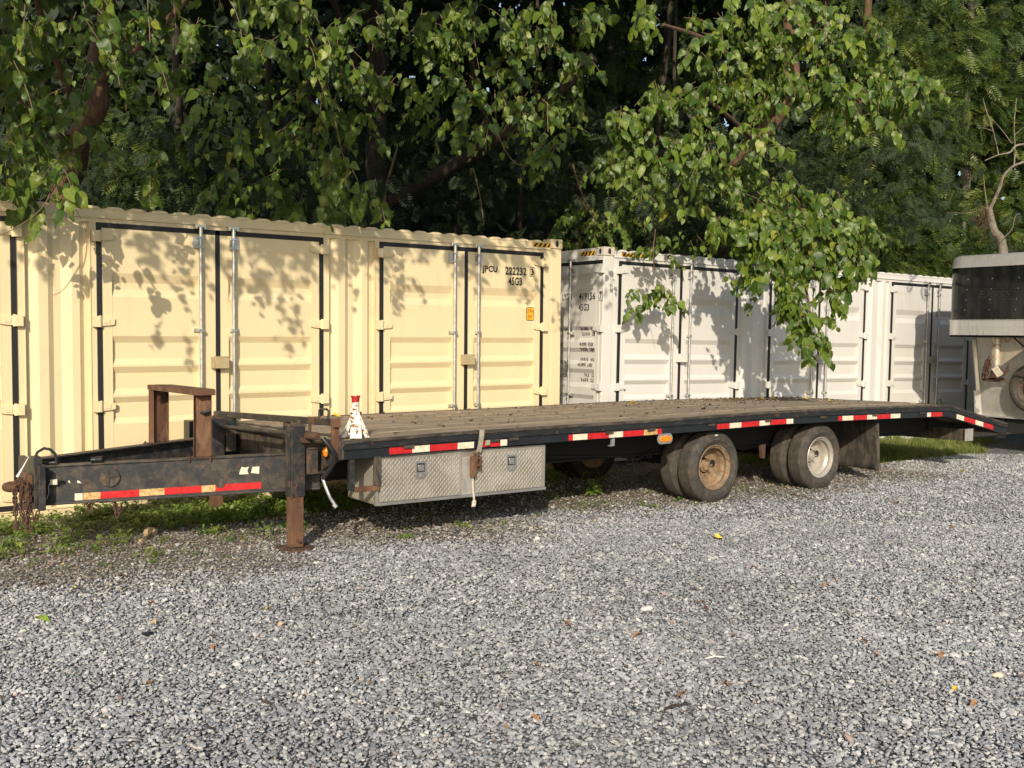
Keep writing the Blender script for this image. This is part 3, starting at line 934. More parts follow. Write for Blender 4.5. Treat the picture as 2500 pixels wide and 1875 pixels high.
# reflective tape
def tape(segs, zt0=-.094, zt1=-.148):
    for a0, a1, c in segs:
        m_ = {'r': M['tape_red'], 'w': M['tape_white'], 'o': M['tape_rust']}[c]
        o = strip('reflective_tape', .0085, .0118, zt1, zt0, m_, a0, a1)
        tag(o, {'r': 'red reflective tape', 'w': 'white reflective tape', 'o': 'rust-stained white reflective tape'}[c])
tape([(.426, .641, 'r'), (.641, .81, 'w'), (.815, 1.088, 'r'), (1.088, 1.255, 'w'), (1.328, 1.535, 'r'), (1.535, 1.608, 'w')])
tape([(2.310, 2.361, 'r'), (2.361, 2.537, 'w'), (2.537, 2.806, 'r'), (2.806, 2.986, 'w'), (2.986, 3.262, 'r'), (3.262, 3.445, 'o'), (3.445, 3.505, 'r')])
tape([(4.307, 4.496, 'r'), (4.496, 4.679, 'w'), (4.679, 4.970, 'r'), (4.970, 5.140, 'w'), (5.140, 5.421, 'r'), (5.421, 5.537, 'w')])
tape([(6.352, 6.43, 'r'), (6.43, 6.638, 'w'), (6.638, 6.91, 'r'), (6.91, 7.108, 'w'), (7.108, 7.39, 'r'), (7.39, 7.593, 'w')])
tape([(8.183, 8.265, 'w'), (8.265, 8.527, 'r')])
tape([(8.87, 9.047, 'w'), (9.047, 9.332, 'r'), (9.332, 9.532, 'w'), (9.532, 9.784, 'r')], -.088, -.150)
# main beams and cross members
def ibeam(b, x0, x1, y, z0, z1, w=.12, t=.012, tf=.016):
    for (ya, yb, za, zb) in ((y - t / 2, y + t / 2, z0, z1), (y - w / 2, y + w / 2, z0, z0 + tf), (y - w / 2, y + w / 2, z1 - tf, z1)):
        b.box(x0, x1, ya, yb, za, zb)
for y in (.62, 1.97):
    b = MB(); ibeam(b, .03, 9.15, y, .49, .80)
    b.build('main_beam', M['under'], TR, xf=tw)
    b = MB(); b.hexa([(9.15, y - .05, .52), (9.95, y - .05, .44), (9.95, y + .05, .44), (9.15, y + .05, .52)], [(9.15, y - .05, .72), (9.95, y - .05, .52), (9.95, y + .05, .52), (9.15, y + .05, .72)])
    b.build('tail_beam', M['under'], TR, xf=tw)
cm = MB(); cm.box(0, .05, .051, DW - .051, -.15, -.04)
cme = cm.mesh('cross_member', M['under'])
for i in range(21):
    a = .35 + i * .41
    link('cross_member', cme, TR, (a, 0, zt(a)), (R(-1.145), 0, 0))
MB().box(.06, KINK, .055, DW - .055, .835, .845).build('deck_underside', M['under'], TR, xf=tw)
# front cross plate, tapered towards both corners
fz = .875
b = MB()
b.prism([(0.0, fz - .001), (0.0, fz - .145), (.20, fz - .21), (.66, fz - .43), (DW - .66, fz - .43), (DW - .20, fz - .21), (DW, fz - .145), (DW, fz - .001)], 'x', -.03, 0.018)
b.build('front_cross_plate', M['frame_rusty'], TR, bevel=.004, xf=tw)
b = MB(); b.box(-.075, -.031, .02, DW - .02, fz - .03, fz - .012); b.box(-.045, -.031, .46, 2.1, fz - .24, fz - .224)
b.build('front_flange', M['frame'], TR, xf=tw)
# front guard rail on its posts
def fr(y): return 1.052 - .045 * y
b = MB(); b.bar((-.05, -.0, fr(0) - .027), (-.05, 3.0, fr(3.0) - .027), .05, .055)
b.build('guard_rail', M['frame'], TR, bevel=.004)
b = MB(); b.bar((-.05, -.015, fr(0) - .03), (-.05, .055, fr(.06) - .03), .058, .066); b.bar((-.05, .03, fr(0) - .05), (-.05, .03, .74), .06, .03, up=(0, 1, 0))
b.build('corner_post', M['rust'], TR, bevel=.003)
b = MB(); b.bar((-.051, .36, fr(.36) - .027), (-.051, .46, fr(.46) - .027), .054, .059)
b.build('rust_patch_sleeve', M['rust'], TR)
for y, w in ((.945, .10), (2.31, .24), (2.78, .08)):
    b = MB(); b.box(-.07, -.032, y - w / 2, y + w / 2, .64 - .02 * y, fr(y) - .05)
    b.build('rail_post', M['frame_clean'], TR, bevel=.004)
b = MB(); b.tube([(-.05, .15, 1.02), (-.05, .15, 1.105), (-.05, .175, 1.118), (-.05, .295, 1.112), (-.05, .32, 1.095), (-.05, .32, 1.01)], .009, 8)
b.build('grab_loop', M['frame'], TR)
b = MB(); b.tube([(-.085, .42, 1.02), (-.085, .42, .83)], .014, 8); b.tube([(-.085, .42, .905), (-.13, .42, .905)], .02, 8)
b.build('hanger_bolt', M['rust_dark'], TR)
# shaft between the landing legs
b = MB(); b.tube([(-.24, .46, .905), (-.24, 2.55, .905 - .045 * 2.1)], .021, 10)
b.tube([(-.24, .44, .906), (-.24, .53, .904)], .032, 10); b.tube([(-.24, 2.3, .818), (-.24, 2.38, .815)], .034, 10)
b.build('cross_shaft', M['frame'], TR)
b = MB(); b.tube([(-.24, .14, .92), (-.20, .02, .925)], .03, 10); b.box(-.26, -.20, .16, .24, .86, .90)
b.tube([(-.24, .30, .97), (-.24, .28, 1.0)], .012, 8)
b.build('shaft_coupling', M['rust_dark'], TR)
# crank handle hanging at the front corner
b = MB(); b.tube([(-.16, .02, .905), (-.13, -.01, .86), (-.09, -.02, .80), (-.07, -.01, .73), (-.09, .03, .66), (-.13, .08, .58)], .021, 10)
cr = b.build('crank_handle', M['hose'], TR)
b = MB(); b.tube([(-.13, .08, .58), (-.125, .05, .53), (-.09, .03, .43), (-.055, .01, .37)], .013, 8); b.tube([(-.065, .02, .38), (-.045, .01, .355)], .018, 8)
b.build('crank_grip', M['galv'], cr)
# landing legs
def leg(yc, near):
    L = empty('landing_leg', (0, 0, 0)); L.parent = TR
    z1 = .99 - .045 * (yc - .28)
    b = MB(); b.box(-.330, -.212, yc - .062, yc + .062, .43 - .02 * yc, z1); o = b.build('leg_sleeve', M['frame'], L, bevel=.006)
    b = MB(); b.box(-.336, -.206, yc - .068, yc + .068, z1 - .005, z1 + .010); b.tube([(-.32, yc - .05, z1), (-.32, yc - .05, z1 + .035)], .011, 8); b.tube([(-.225, yc + .04, z1), (-.225, yc + .04, z1 + .04)], .011, 8)
    b.build('leg_cap', M['frame_rusty'], L)
    b = MB(); b.box(-.340, -.330, yc - .03, yc + .03, .5, .93); b.box(-.195, -.10, yc - .05, yc - .03, .60, .80)
    b.build('leg_bracket', M['frame_rusty'], L)
    b = MB(); b.box(-.322, -.220, yc - .053, yc + .053, .02, .44); b.build('leg_tube', M['rust'], L, bevel=.005)
    b = MB(); b.prism([(-.36, yc - .13), (-.19, yc - .13), (-.14, yc - .08), (-.14, yc + .08), (-.19, yc + .13), (-.36, yc + .13), (-.40, yc + .08), (-.40, yc - .08)], 'z', .0, .014)
    b.tube([(-.27, yc - .085, .075), (-.27, yc + .085, .075)], .013, 8)
    b.build('leg_foot', M['rust_dark'], L)
    if near:
        b = MB(); b.box(-.19, -.14, yc - .02, yc + .02, .615, .80); b.box(-.19, -.02, yc - .06, yc + .06, .80, .812); b.box(-.19, -.02, yc - .06, yc + .06, .60, .612)
        b.build('leg_bracket', M['frame_rusty'], L)
leg(.285, True); leg(2.07, False)
# gearbox and bracket by the far leg
b = MB(); b.box(-.40, -.18, 2.45, 2.62, .60, .86); b.build('gearbox', M['frame_clean'], TR, bevel=.006)
# amber lamp on the front plate
b = MB(); b.lathe([(.0, -.022), (.022, -.02), (.032, -.01), (.034, 0)], (-.052, .19, .775), 'x', 16)
b.v = [(x, y, .775 + (z - .775) * 1.3) for x, y, z in b.v]
b.build('marker_lamp', M['amber'], TR)
b = MB(); b.lathe([(.044, -.004), (.044, .02)], (-.053, .19, .775), 'x', 16); b.v = [(x, y, .775 + (z - .775) * 1.25) for x, y, z in b.v]; b.build('lamp_gasket', M['tyre_black'], TR)
# side marker lamp
b = MB(); pr = []
for t in np.linspace(0, 2 * math.pi, 20, endpoint=False):
    cx = .045 * (1 if math.cos(t) > 0 else -1); pr.append((3.545 + cx + .035 * math.cos(t), .722 + .030 * math.sin(t)))
b.prism([(3.545 + (x - 3.545) * 1.0, z) for x, z in pr], 'y', -.014, .01)
b.build('side_marker_lamp', M['amber'], TR, bevel=.006, xf=None)
b = MB(); b.prism([(3.545 + (x - 3.545) * 1.28, .722 + (z - .722) * 1.75) for x, z in pr], 'y', -.004, .012); b.build('lamp_housing', M['galv'], TR, bevel=.003)
b = MB(); b.box(2.86, 2.90, .03, .05, .68, .76); b.box(2.84, 2.90, .03, .06, .68, .69); b.build('cable_clip', M['galv'], TR)

# tread-plate tool boxes under the near side
BX = empty('tool_box', (0, 0, 0)); BX.parent = TR
bz0, bz1, by0, by1 = .328, .735, .062, .56
b = MB(); b.box(.335, 2.082, by0, by1, bz0, bz1); b.build('box_body', M['alu'], BX, bevel=.004)
def lugs(poly_x0, poly_x1, z0, z1, face):
    """raised tread lugs in two crossing directions on a vertical plate"""
    b = MB(); px_, pz_ = .040, .0215
    nx = int((poly_x1 - poly_x0) / px_); nz = int((z1 - z0) / pz_)
    for i in range(nx):
        for j in range(nz):
            cx = poly_x0 + (i + .35) * px_; cz = z0 + (j + .5) * pz_
            ang = R(60) if j % 2 else R(64)
            if j % 2: cx += px_ / 2
            if cx > poly_x1 - .01: continue
            l, w = .0155, .0046
            u = (math.cos(ang), math.sin(ang)); v = (-u[1], u[0])
            q = [(cx - u[0] * l, cz - u[1] * l, 0), (cx - v[0] * w, cz - v[1] * w, 0), (cx + u[0] * l, cz + u[1] * l, 0), (cx + v[0] * w, cz + v[1] * w, 0),
                 (cx - u[0] * l * .45, cz - u[1] * l * .45, .0020), (cx + u[0] * l * .45, cz + u[1] * l * .45, .0020)]
            b.add([face(*c) for c in q], [(0, 1, 4), (1, 5, 4), (1, 2, 5), (2, 3, 5), (3, 4, 5), (3, 0, 4)])
    return b
doors = ((.365, 1.158), (1.300, 2.070))
for x0, x1 in doors:
    d = MB().box(x0, x1, by0 - .012, by0 - .001, bz0 + .022, bz1 - .012).build('box_door', M['alu'], BX, bevel=.003)
    lg = lugs(x0 + .006, x1 - .006, bz0 + .028, bz1 - .016, lambda x, z, h: (x, by0 - .012 - h, z)).build('tread_lugs', M['alu_lug'], d, kind='stuff')
    lx = x0 + (x1 - x0) * (.48 if x0 < 1 else .50)
    l = MB(); zc = .612
    l.box(lx - .055, lx + .055, by0 - .019, by0 - .0125, zc - .065, zc + .055); l.prism([(lx - .055, zc - .065), (lx + .055, zc - .065), (lx + .025, zc - .095), (lx - .025, zc - .095)], 'y', by0 - .019, by0 - .0125)
    lo = l.build('latch', M['alu_smooth'], d, bevel=.003)
    l = MB(); l.box(lx - .037, lx + .037, by0 - .0205, by0 - .0192, zc - .036, zc + .038); l.build('latch_recess', M['frame_clean'], lo)
    l = MB(); l.box(lx - .030, lx + .030, by0 - .026, by0 - .0208, zc - .028, zc + .026); l.tube([(lx, by0 - .028, zc - .07), (lx, by0 - .018, zc - .07)], .009, 10)
    l.build('latch_paddle', M['alu_smooth'], lo, bevel=.004)
# lugs on the lower rim strips and the end face
lugs(.345, 2.075, bz0 + .000, bz0 + .02, lambda x, z, h: (x, by0 - h, z))
lugs(by0 + .03, by1 - .02, bz0 + .02, bz1 - .02, lambda u, z, h: (.335 - h, u, z)).build('tread_lugs', M['alu_lug'], BX, kind='stuff')
b = MB(); b.box(.325, .347, by0 - .016, by0 + .02, bz0 - .004, bz1); b.box(.335, 2.084, by0 - .014, by0 + .02, bz0 - .006, bz0 + .018)
b.build('edge_angle', M['alu_smooth'], BX, bevel=.002)
b = MB(); b.box(1.17, 1.29, by0 - .006, by0 + .01, bz0 + .02, bz1 - .06); b.build('centre_strip', M['alu_dull'], BX)
# guard hoop in front of the box
b = MB(); b.box(.075, .120, .02, .06, .47, .74); b.build('box_guard', M['frame'], TR, bevel=.003)
b = MB(); b.box(.120, .345, .02, .045, .455, .497); b.build('box_guard', M['rust'], TR, bevel=.003)
b = MB(); b.box(.292, .350, .012, .04, .498, .74); b.build('box_guard', M['frame_rusty'], TR, bevel=.003)

# wheels
def revolve(prof, n=48, mat=None, name='', flip=False):
    b = MB(); b.lathe(prof, (0, 0, 0), 'y', n, closed=True); return b.mesh(name, mat)
# profile: (radius, y) with y=0 the outer side of the tyre, growing inwards
TYRE = [(.232, .030), (.262, .012), (.290, .001), (.294, -.003), (.300, .000), (.318, .001), (.322, -.002), (.328, .003), (.338, .006), (.362, .018), (.376, .034),
        (.379, .040), (.379, .058), (.369, .060), (.369, .067), (.381, .069), (.381, .090), (.371, .092), (.371, .099), (.382, .101), (.382, .122),
        (.371, .124), (.371, .131), (.381, .133), (.381, .154), (.369, .156), (.369, .163), (.379, .165), (.378, .184), (.360, .204), (.335, .214), (.300, .218), (.262, .206), (.232, .190)]
RIM_DEEP = [(.238, .026), (.240, .020), (.236, .016), (.228, .018), (.222, .032), (.205, .040), (.203, .060), (.212, .075), (.192, .095), (.186, .115), (.182, .150),
            (.175, .168), (.110, .172), (.085, .180), (.085, .195), (.215, .200), (.232, .190)]
RIM_SHALLOW = [(.238, .190), (.240, .200), (.236, .205), (.222, .190), (.205, .18), (.195, .10), (.150, .06), (.085, .05), (.085, .06), (.15, .08), (.21, .09), (.232, .03)]
tyre_me = revolve(TYRE, 56, M['tyre'], 'tyre')
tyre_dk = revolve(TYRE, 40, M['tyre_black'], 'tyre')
rim_a = revolve(RIM_DEEP, 48, M['rim_rust'], 'rim'); rim_b = revolve(RIM_DEEP, 48, M['rim_silver'], 'rim')
hb = MB(); hb.lathe([(.0, .125), (.038, .126), (.046, .132), (.050, .150), (.064, .154), (.070, .172), (.0, .172)], (0, 0, 0), 'y', 20)
for k in range(8):
    t = 2 * math.pi * k / 8; hb.tube([(.095 * math.cos(t), .150, .095 * math.sin(t)), (.095 * math.cos(t), .175, .095 * math.sin(t))], .012, 6)
hub_a = hb.mesh('hub', M['rim_rust']); hub_b = hb.mesh('hub', M['rim_silver'])
hole = MB()
for k in range(2):
    t = .15 + math.pi * k
    hole.lathe([(0, .1665), (.043, .1675)], (.125 * math.cos(t) , 0, .125 * math.sin(t)), 'y', 14)
hole_me = hole.mesh('hand_hole', M['ink'])  # flat black discs paint the dark inside of the holes
def wheel(a, y, tm, rm, hm_, flip=False, yaw=0, outer=True):
    w = empty('wheel', (a, y, .379 - .012), (0, 0, (math.pi if flip else 0) + yaw)); w.parent = TR
    t = link('tyre', tm, w); r_ = link('rim', rm, w)
    if outer:
        link('hub', hm_, w); link('hand_hole', hole_me, w)
    return w
W1, W2 = 4.39, 6.17
w = wheel(W1, .085, tyre_me, rim_a, hub_a)
lb = MB(); lb.box(-.028, .018, -.0006, .0012, .336, .350); lb.v = [(x, y + .004, z) for x, y, z in lb.v]; lb.build('white_sticker', M['plug_white'], w)
wheel(W2, .085, tyre_me, rim_b, hub_b)
for a in (W1, W2):
    wheel(a, .345, tyre_me, rim_a, hub_a, outer=False)
    wheel(a, DW - .085, tyre_dk, rim_a, hub_a, flip=True)
    wheel(a, DW - .345, tyre_dk, rim_a, hub_a, flip=True, outer=False)
    b = MB(); b.tube([(a, .30, .37), (a, DW - .30, .37)], .055, 14); b.build('axle', M['under'], TR)
    for y in (.66, 1.93):
        b = MB()
        b.tube([(a - .45, y, .50), (a, y, .44), (a + .45, y, .50)], .03, 6); b.box(a - .07, a + .07, y - .05, y + .05, .40, .52); b.box(a - .50, a - .42, y - .04, y + .04, .44, .56); b.box(a + .42, a + .50, y - .04, y + .04, .44, .56)
        b.tube([(a + .16, y - .08, .30), (a + .16, y + .1, .56)], .06, 10)
        b.build('leaf_spring', M['under'], TR)
b = MB(); b.tube([(2.3, .50, .56), (3.0, .49, .53), (3.5, .49, .50), (3.62, .47, .46), (3.75, .49, .50), (3.85, .5, .55)], .010, 6); b.tube([(3.45, .48, .50), (3.52, .48, .455), (3.6, .48, .50)], .008, 6)
b.tube([(5.0, .5, .52), (5.3, .5, .47), (5.6, .5, .50), (5.75, .5, .58)], .009, 6)
b.build('air_line', M['hose'], TR)
b = MB(); b.hexa([(5.53, .42, .36), (5.57, .42, .36), (5.57, .46, .36), (5.53, .46, .36)], [(5.50, .42, .52), (5.58, .42, .52), (5.58, .46, .52), (5.50, .46, .52)]); b.build('spring_hanger', M['rust_dark'], TR)
# mud flaps
for y0, y1 in ((.10, .74), (DW - .74, DW - .10)):
    b = MB(); nx, nz = 8, 8; vs = []
    for j in range(nz + 1):
        for i in range(nx + 1):
            u, v = i / nx, j / nz
            vs.append((7.30 + .05 * (1 - v) * math.sin(u * 3) + .012 * math.sin(v * 5) + .02 * (1 - v), y0 + (y1 - y0) * u, .13 + .64 * v))
    fs = [(j * (nx + 1) + i, j * (nx + 1) + i + 1, (j + 1) * (nx + 1) + i + 1, (j + 1) * (nx + 1) + i) for j in range(nz) for i in range(nx)]
    b.add(vs, fs, 0, True)
    o = b.build('mud_flap', M['flap'], TR); sd_ = o.modifiers.new('thick', 'SOLIDIFY'); sd_.thickness = .008
# under-run guard at the tail
b = MB(); b.box(9.26, 9.30, .09, DW - .09, .405, .565); b.box(9.30, 9.40, .09, DW - .09, .553, .565); b.box(9.30, 9.40, .09, DW - .09, .405, .417)
b.build('underrun_guard', M['frame_rusty'], TR, bevel=.003, xf=tw)
b = MB(); b.prism([(9.22, .565), (9.42, .565), (9.42, .40), (9.22, .40)], 'y', .082, .090); b.build('guard_end_plate', M['alu_dull'], TR, bevel=.002)
for y in (.75, 1.84):
    b = MB(); b.box(9.24, 9.34, y - .05, y + .05, .50, .76); b.build('guard_hanger', M['frame_rusty'], TR)
b = MB(); b.tube([(9.7, .35, .49), (9.85, .42, .455), (10.0, .55, .46), (10.08, .7, .50)], .02, 8); b.build('rear_cable', M['hose'], TR)

# tongue: two converging beams
NF, NL = Vector((-2.0, 1.05, 0)), Vector((-.02, .362, 0))
FF, FL = Vector((-2.0, 1.55, 0)), Vector((-.02, 2.22, 0))
def beam_frame(P, Q):
    d = (Q - P); L_ = d.length; d.normalize()
    n = Vector((d.y, -d.x, 0))            # towards the camera side for the near beam
    return d, n, L_
def tongue_beam(P, Q, name, mat, out):
    d, n, L_ = beam_frame(P, Q); n = n * out
    b = MB()
    def pt(s, o, z): 
        q = P + d * s + n * o
        return (q.x, q.y, z)
    def zb(s): return .388 + .030 * s
    def ztp(s): return .690 + .032 * s
    for (o0, o1, f0, f1) in ((0, -.012, lambda s: zb(s), lambda s: ztp(s)),):
        b.hexa([pt(0, o0, f0(0)), pt(L_, o0, f0(L_)), pt(L_, o1, f0(L_)), pt(0, o1, f0(0))], [pt(0, o0, f1(0)), pt(L_, o0, f1(L_)), pt(L_, o1, f1(L_)), pt(0, o1, f1(0))])
    for f0, f1 in ((lambda s: zb(s) - .001, lambda s: zb(s) + .016), (lambda s: ztp(s) - .012, lambda s: ztp(s) + .002)):
        b.hexa([pt(0, .014, f0(0)), pt(L_, .014, f0(L_)), pt(L_, -.085, f0(L_)), pt(0, -.085, f0(0))], [pt(0, .014, f1(0)), pt(L_, .014, f1(L_)), pt(L_, -.085, f1(L_)), pt(0, -.085, f1(0))])
    return b.build(name, mat, TR, bevel=.003), pt, zb, ztp
nb, npt, nzb, nzt = tongue_beam(NF, NL, 'tongue_beam', M['frame'], 1)
fb, fpt, fzb, fzt = tongue_beam(FF, FL, 'tongue_beam', M['frame'], -1)
def on_near(name, mat, s0, s1, z0, z1, o0=.0022, o1=.0, slope=0, **k):
    b = MB()
    b.hexa([npt(s0, o0, z0), npt(s1, o0, z0 + slope), npt(s1, o1, z0 + slope), npt(s0, o1, z0)], [npt(s0, o0, z1), npt(s1, o0, z1 + slope), npt(s1, o1, z1 + slope), npt(s0, o1, z1)])
    return b.build(name, mat, TR, **k)
for s0, s1, c in ((.245, .300, 'w'), (.303, .427, 'o'), (.427, .709, 'r'), (.709, .893, 'o'), (.893, 1.171, 'r'), (1.171, 1.275, 'o'), (1.275, 1.629, 'r')):
    z = .420 + .036 * (s0 - .245)
    tag(on_near('reflective_tape', {'r': M['tape_red'], 'w': M['tape_white'], 'o': M['tape_rust']}[c], s0, s1, z, z + .053, slope=.036 * (s1 - s0)), {'r': 'red reflective tape', 'w': 'white reflective tape', 'o': 'rust-stained white reflective tape'}[c])
# torn white label
b = MB()
for poly in ([(1.458, .588), (1.53, .590), (1.52, .62), (1.535, .648), (1.50, .642), (1.478, .650), (1.465, .62)], [(1.548, .598), (1.612, .590), (1.614, .648), (1.56, .646), (1.555, .62)]):
    vs = [npt(s, .0024, z) for s, z in poly]; b.add(vs, [tuple(range(len(vs)))])
b.build('torn_label', M['tape_white'], TR)
# round cap, junction plug, patches
d_, n_, L_n = beam_frame(NF, NL)
def disc_on(name, mat, s, z, r, t0, t1, seg_=28):
    q = MB(); c = NF + d_ * s; vs = []
    for o in (t0, t1):
        for k in range(seg_):
            a = 2 * math.pi * k / seg_; v = c + d_ * (r * math.cos(a)) + n_ * o
            vs.append((v.x, v.y, z + r * math.sin(a)))
    q.add(vs, [tuple(range(seg_))[::-1], tuple(range(seg_, 2 * seg_))] + [(k, (k + 1) % seg_, seg_ + (k + 1) % seg_, seg_ + k) for k in range(seg_)])
    return q.build(name, mat, TR, bevel=.004)
cap = disc_on('round_cap', M['frame_rusty'], .498, .592, .072, 0, .022)
q = MB()
for ang in (.15, 1.75, 4.6):
    p0 = NF + d_ * .498 + n_ * .0245; p1 = p0 + d_ * (.062 * math.cos(ang))
    q.bar((p0.x, p0.y, .592), (p1.x, p1.y, .592 + .062 * math.sin(ang)), .006, .006, up=(n_.x, n_.y, 0))
q.build('cap_rib', M['frame_clean'], cap)
disc_on('scraped_boss', M['frame_rusty'], 1.315, .522, .040, 0, .006)
pl = on_near('junction_plug', M['plug_white'], .076, .130, .550, .590, .045, .0, bevel=.004)
q = MB(); q.tube([npt(.132, .03, .57), npt(.15, .035, .572), npt(.17, .02, .57)], .010, 6); q.build('plug_cap', M['hose'], pl)
q = MB(); q.tube([npt(.076, .04, .565), npt(.066, .035, .54), npt(.068, .03, .49), npt(.055, .02, .45), npt(.03, .012, .41)], .0028, 6); q.build('plug_wire', M['plug_white'], pl)
for s, z, w_, h_ in ((.20, .56, .016, .018), (.262, .556, .03, .02)):
    q = MB(); q.add([npt(s, .0022, z), npt(s + w_, .0022, z - h_ * .3), npt(s + w_ * .7, .0022, z + h_ * .5), npt(s + .1 * w_, .0022, z + h_)], [(0, 1, 2, 3)]); q.build('label_scrap', M['tape_white'], TR)
# nose plate and coupler
mid = (NF + FF) / 2
b = MB(); b.box(-2.032, -1.985, .90, 1.70, .372, .705); b.box(-2.05, -1.99, .99, 1.115, .375, .765); b.build('nose_plate', M['frame'], TR, bevel=.005)
b = MB(); b.box(-2.085, -2.05, 1.02, 1.28, .40, .63); b.build('coupler_plate', M['rust'], TR, bevel=.01)
b = MB(); b.tube([(-2.06, 1.20, .535), (-2.08, 1.20, .535), (-2.10, 1.20, .53)], [.055, .05, .045], 12)
cy = 1.20
for k in range(17):
    pass
ring = [(-2.14 + .062 * math.cos(t), cy + .072 * math.sin(t), .525) for t in np.linspace(0, 2 * math.pi, 20, endpoint=False)]
b.tube(ring + [ring[0]], .034, 10, caps=False)
b.build('pintle_ring', M['rust'], TR)
b = MB(); b.box(-2.13, -2.04, 1.0, 1.09, .37, .42); b.build('coupler_foot', M['rust_dark'], TR, bevel=.004)
# hoses
b = MB(); b.tube([npt(-.03, -.02, .70), npt(-.035, -.02, .75), npt(-.015, -.02, .795), npt(.03, -.02, .823), npt(.075, -.02, .812), npt(.108, -.02, .775), npt(.118, -.02, .70)], .011, 8)
b.build('looped_hose', M['hose'], TR)
b = MB(); b.tube([npt(.0, -.03, .712), npt(.05, -.05, .705), npt(.13, -.04, .71)], .012, 8); b.build('brake_hose', M['hose'], TR)
b = MB(); b.tube([npt(-.07, .02, .765), npt(-.10, .05, .70), npt(-.14, .07, .62)], [.004, .006, .014], 8); b.build('breakaway_cable', M['alu_dull'], TR)
b = MB(); b.tube([npt(.36, -.02, .725), npt(.40, -.02, .728)], .022, 10); b.tube([npt(.40, -.02, .728), npt(.45, .0, .732)], .026, 12); b.build('connector_socket', M['hose'], TR)
# chains with real links
lk = MB()
path = []
for t in np.linspace(0, 2 * math.pi, 14, endpoint=False):
    cz = .012 * (1 if math.sin(t) > 0 else -1)
    path.append((.0125 * math.cos(t), 0, cz + .0125 * math.sin(t)))
lk.tube(path + [path[0]], .0048, 6, caps=False)
link_me = lk.mesh('link', M['rust_dark'])
def chain(pts, parent, mesh=None, name='safety_chain', step=.031, s=1.0):
    c = empty(name); c.parent = parent
    pts = [Vector(p) for p in pts]
    ds = [0]
    for a, b_ in zip(pts[:-1], pts[1:]): ds.append(ds[-1] + (b_ - a).length)
    n = int(ds[-1] / (step * s)); 
    for i in range(n):
        t = (i + .5) * step * s
        k = max(j for j in range(len(ds)) if ds[j] <= t); k = min(k, len(pts) - 2)
        u = (t - ds[k]) / (ds[k + 1] - ds[k]); p = pts[k].lerp(pts[k + 1], u); d = (pts[k + 1] - pts[k]).normalized()
        q = d.to_track_quat('Z', 'Y') @ Euler((0, 0, (math.pi / 2 if i % 2 else 0) + random.uniform(-.3, .3))).to_quaternion()
        o = link('link', mesh or link_me, c, p); o.rotation_mode = 'QUATERNION'; o.rotation_quaternion = q; o.scale = (s * 1.15,) * 3
    return c
chain([npt(-.165, .03, .52), npt(-.165, .03, .40), npt(-.16, .03, .28)], TR)
chain([npt(-.14, .06, .62), npt(-.10, .07, .58), npt(-.115, .07, .48), npt(-.12, .07, .38), npt(-.09, .07, .27), npt(-.07, .07, .23)], TR)
chain([npt(-.17, .05, .57), npt(-.12, .08, .60), npt(-.07, .08, .56), npt(-.06, .08, .45), npt(-.08, .08, .34), npt(-.065, .08, .235)], TR)
chain([npt(-.05, .05, .50), npt(-.055, .06, .40), npt(-.05, .06, .30), npt(-.02, .05, .30), npt(.0, .03, .37)], TR)
b = MB(); b.tube([npt(-.16, .03, .28), npt(-.16, .03, .24), npt(-.155, .03, .205)], [.016, .02, .006], 8)
b.build('chain_hook', M['rust_dark'], TR); b = MB()
b.tube([npt(-.075, .07, .27), npt(-.085, .07, .235), npt(-.065, .07, .205), npt(-.04, .07, .22), npt(-.045, .07, .25)], .014, 8)
b.build('chain_hook', M['rust_dark'], TR)
chain([npt(.53, -.03, .40), npt(.535, -.03, .33), npt(.55, -.03, .28), npt(.57, -.03, .33), npt(.58, -.03, .40)], TR)
chain([npt(.33, -.02, .385), npt(.345, -.02, .352), npt(.36, -.02, .385)], TR)
# rusty portal on the tongue
for pt_, zt_, s0, s1, key in ((npt, nzt, 1.110, 1.248, 'n'), (fpt, fzt, 1.125, 1.285, 'f')):
    z0, z1 = zt_(1.1) + .008, 1.225
    b = MB()
    def hb_(a0, a1, o0, o1, za, zb_): b.hexa([pt_(a0, o0, za), pt_(a1, o0, za), pt_(a1, o1, za), pt_(a0, o1, za)], [pt_(a0, o0, zb_), pt_(a1, o0, zb_), pt_(a1, o1, zb_), pt_(a0, o1, zb_)])
    hb_(s0 + .006, s1 - .006, -.022, -.030, z0, z1); hb_(s0, s0 + .006, .012, -.062, z0, z1); hb_(s1 - .006, s1, .012, -.062, z0, z1)
    po = b.build('rusty_post', M['rust'], TR, bevel=.003)
    b = MB(); hb_(s0 - .05, s1 + .03, .022, -.09, z0 - .008, z0); b.build('base_plate', M['rust_dark'], TR, bevel=.003)
    for sx in (s0 - .03, s1 - .01):
        c = pt_(sx, .016, z0 - .03); b = MB(); b.tube([(c[0], c[1], z0 - .035), (c[0], c[1], z0 + .012)], .009, 6); b.build('bolt', M['rust_dark'], TR)
tn0 = Vector(npt(1.10, -.02, 1.248)); tn1 = Vector(fpt(1.12, -.02, 1.212))
tm = Vector(npt(1.18, -.02, 0)) ; tf_ = Vector(fpt(1.20, -.02, 0))
b = MB(); b.bar((tm.x, tm.y - .08, 1.247), (tf_.x, tf_.y + .06, 1.222), .15, .045); b.bar((tm.x + .01, tm.y - .078, 1.271), (tf_.x + .01, tf_.y - .16, 1.252), .12, .006)
b.build('portal_beam', M['rust'], TR, bevel=.003)
for p0, s_ in ((tm, 1), (tf_, -1)):
    b = MB(); y = p0.y + s_ * .035
    b.prism([(y, 1.225), (y + s_ * .10, 1.225), (y + s_ * .004, 1.10), (y, 1.10)], 'x', p0.x - .006, p0.x + .006)
    b.build('gusset', M['rust'], TR)
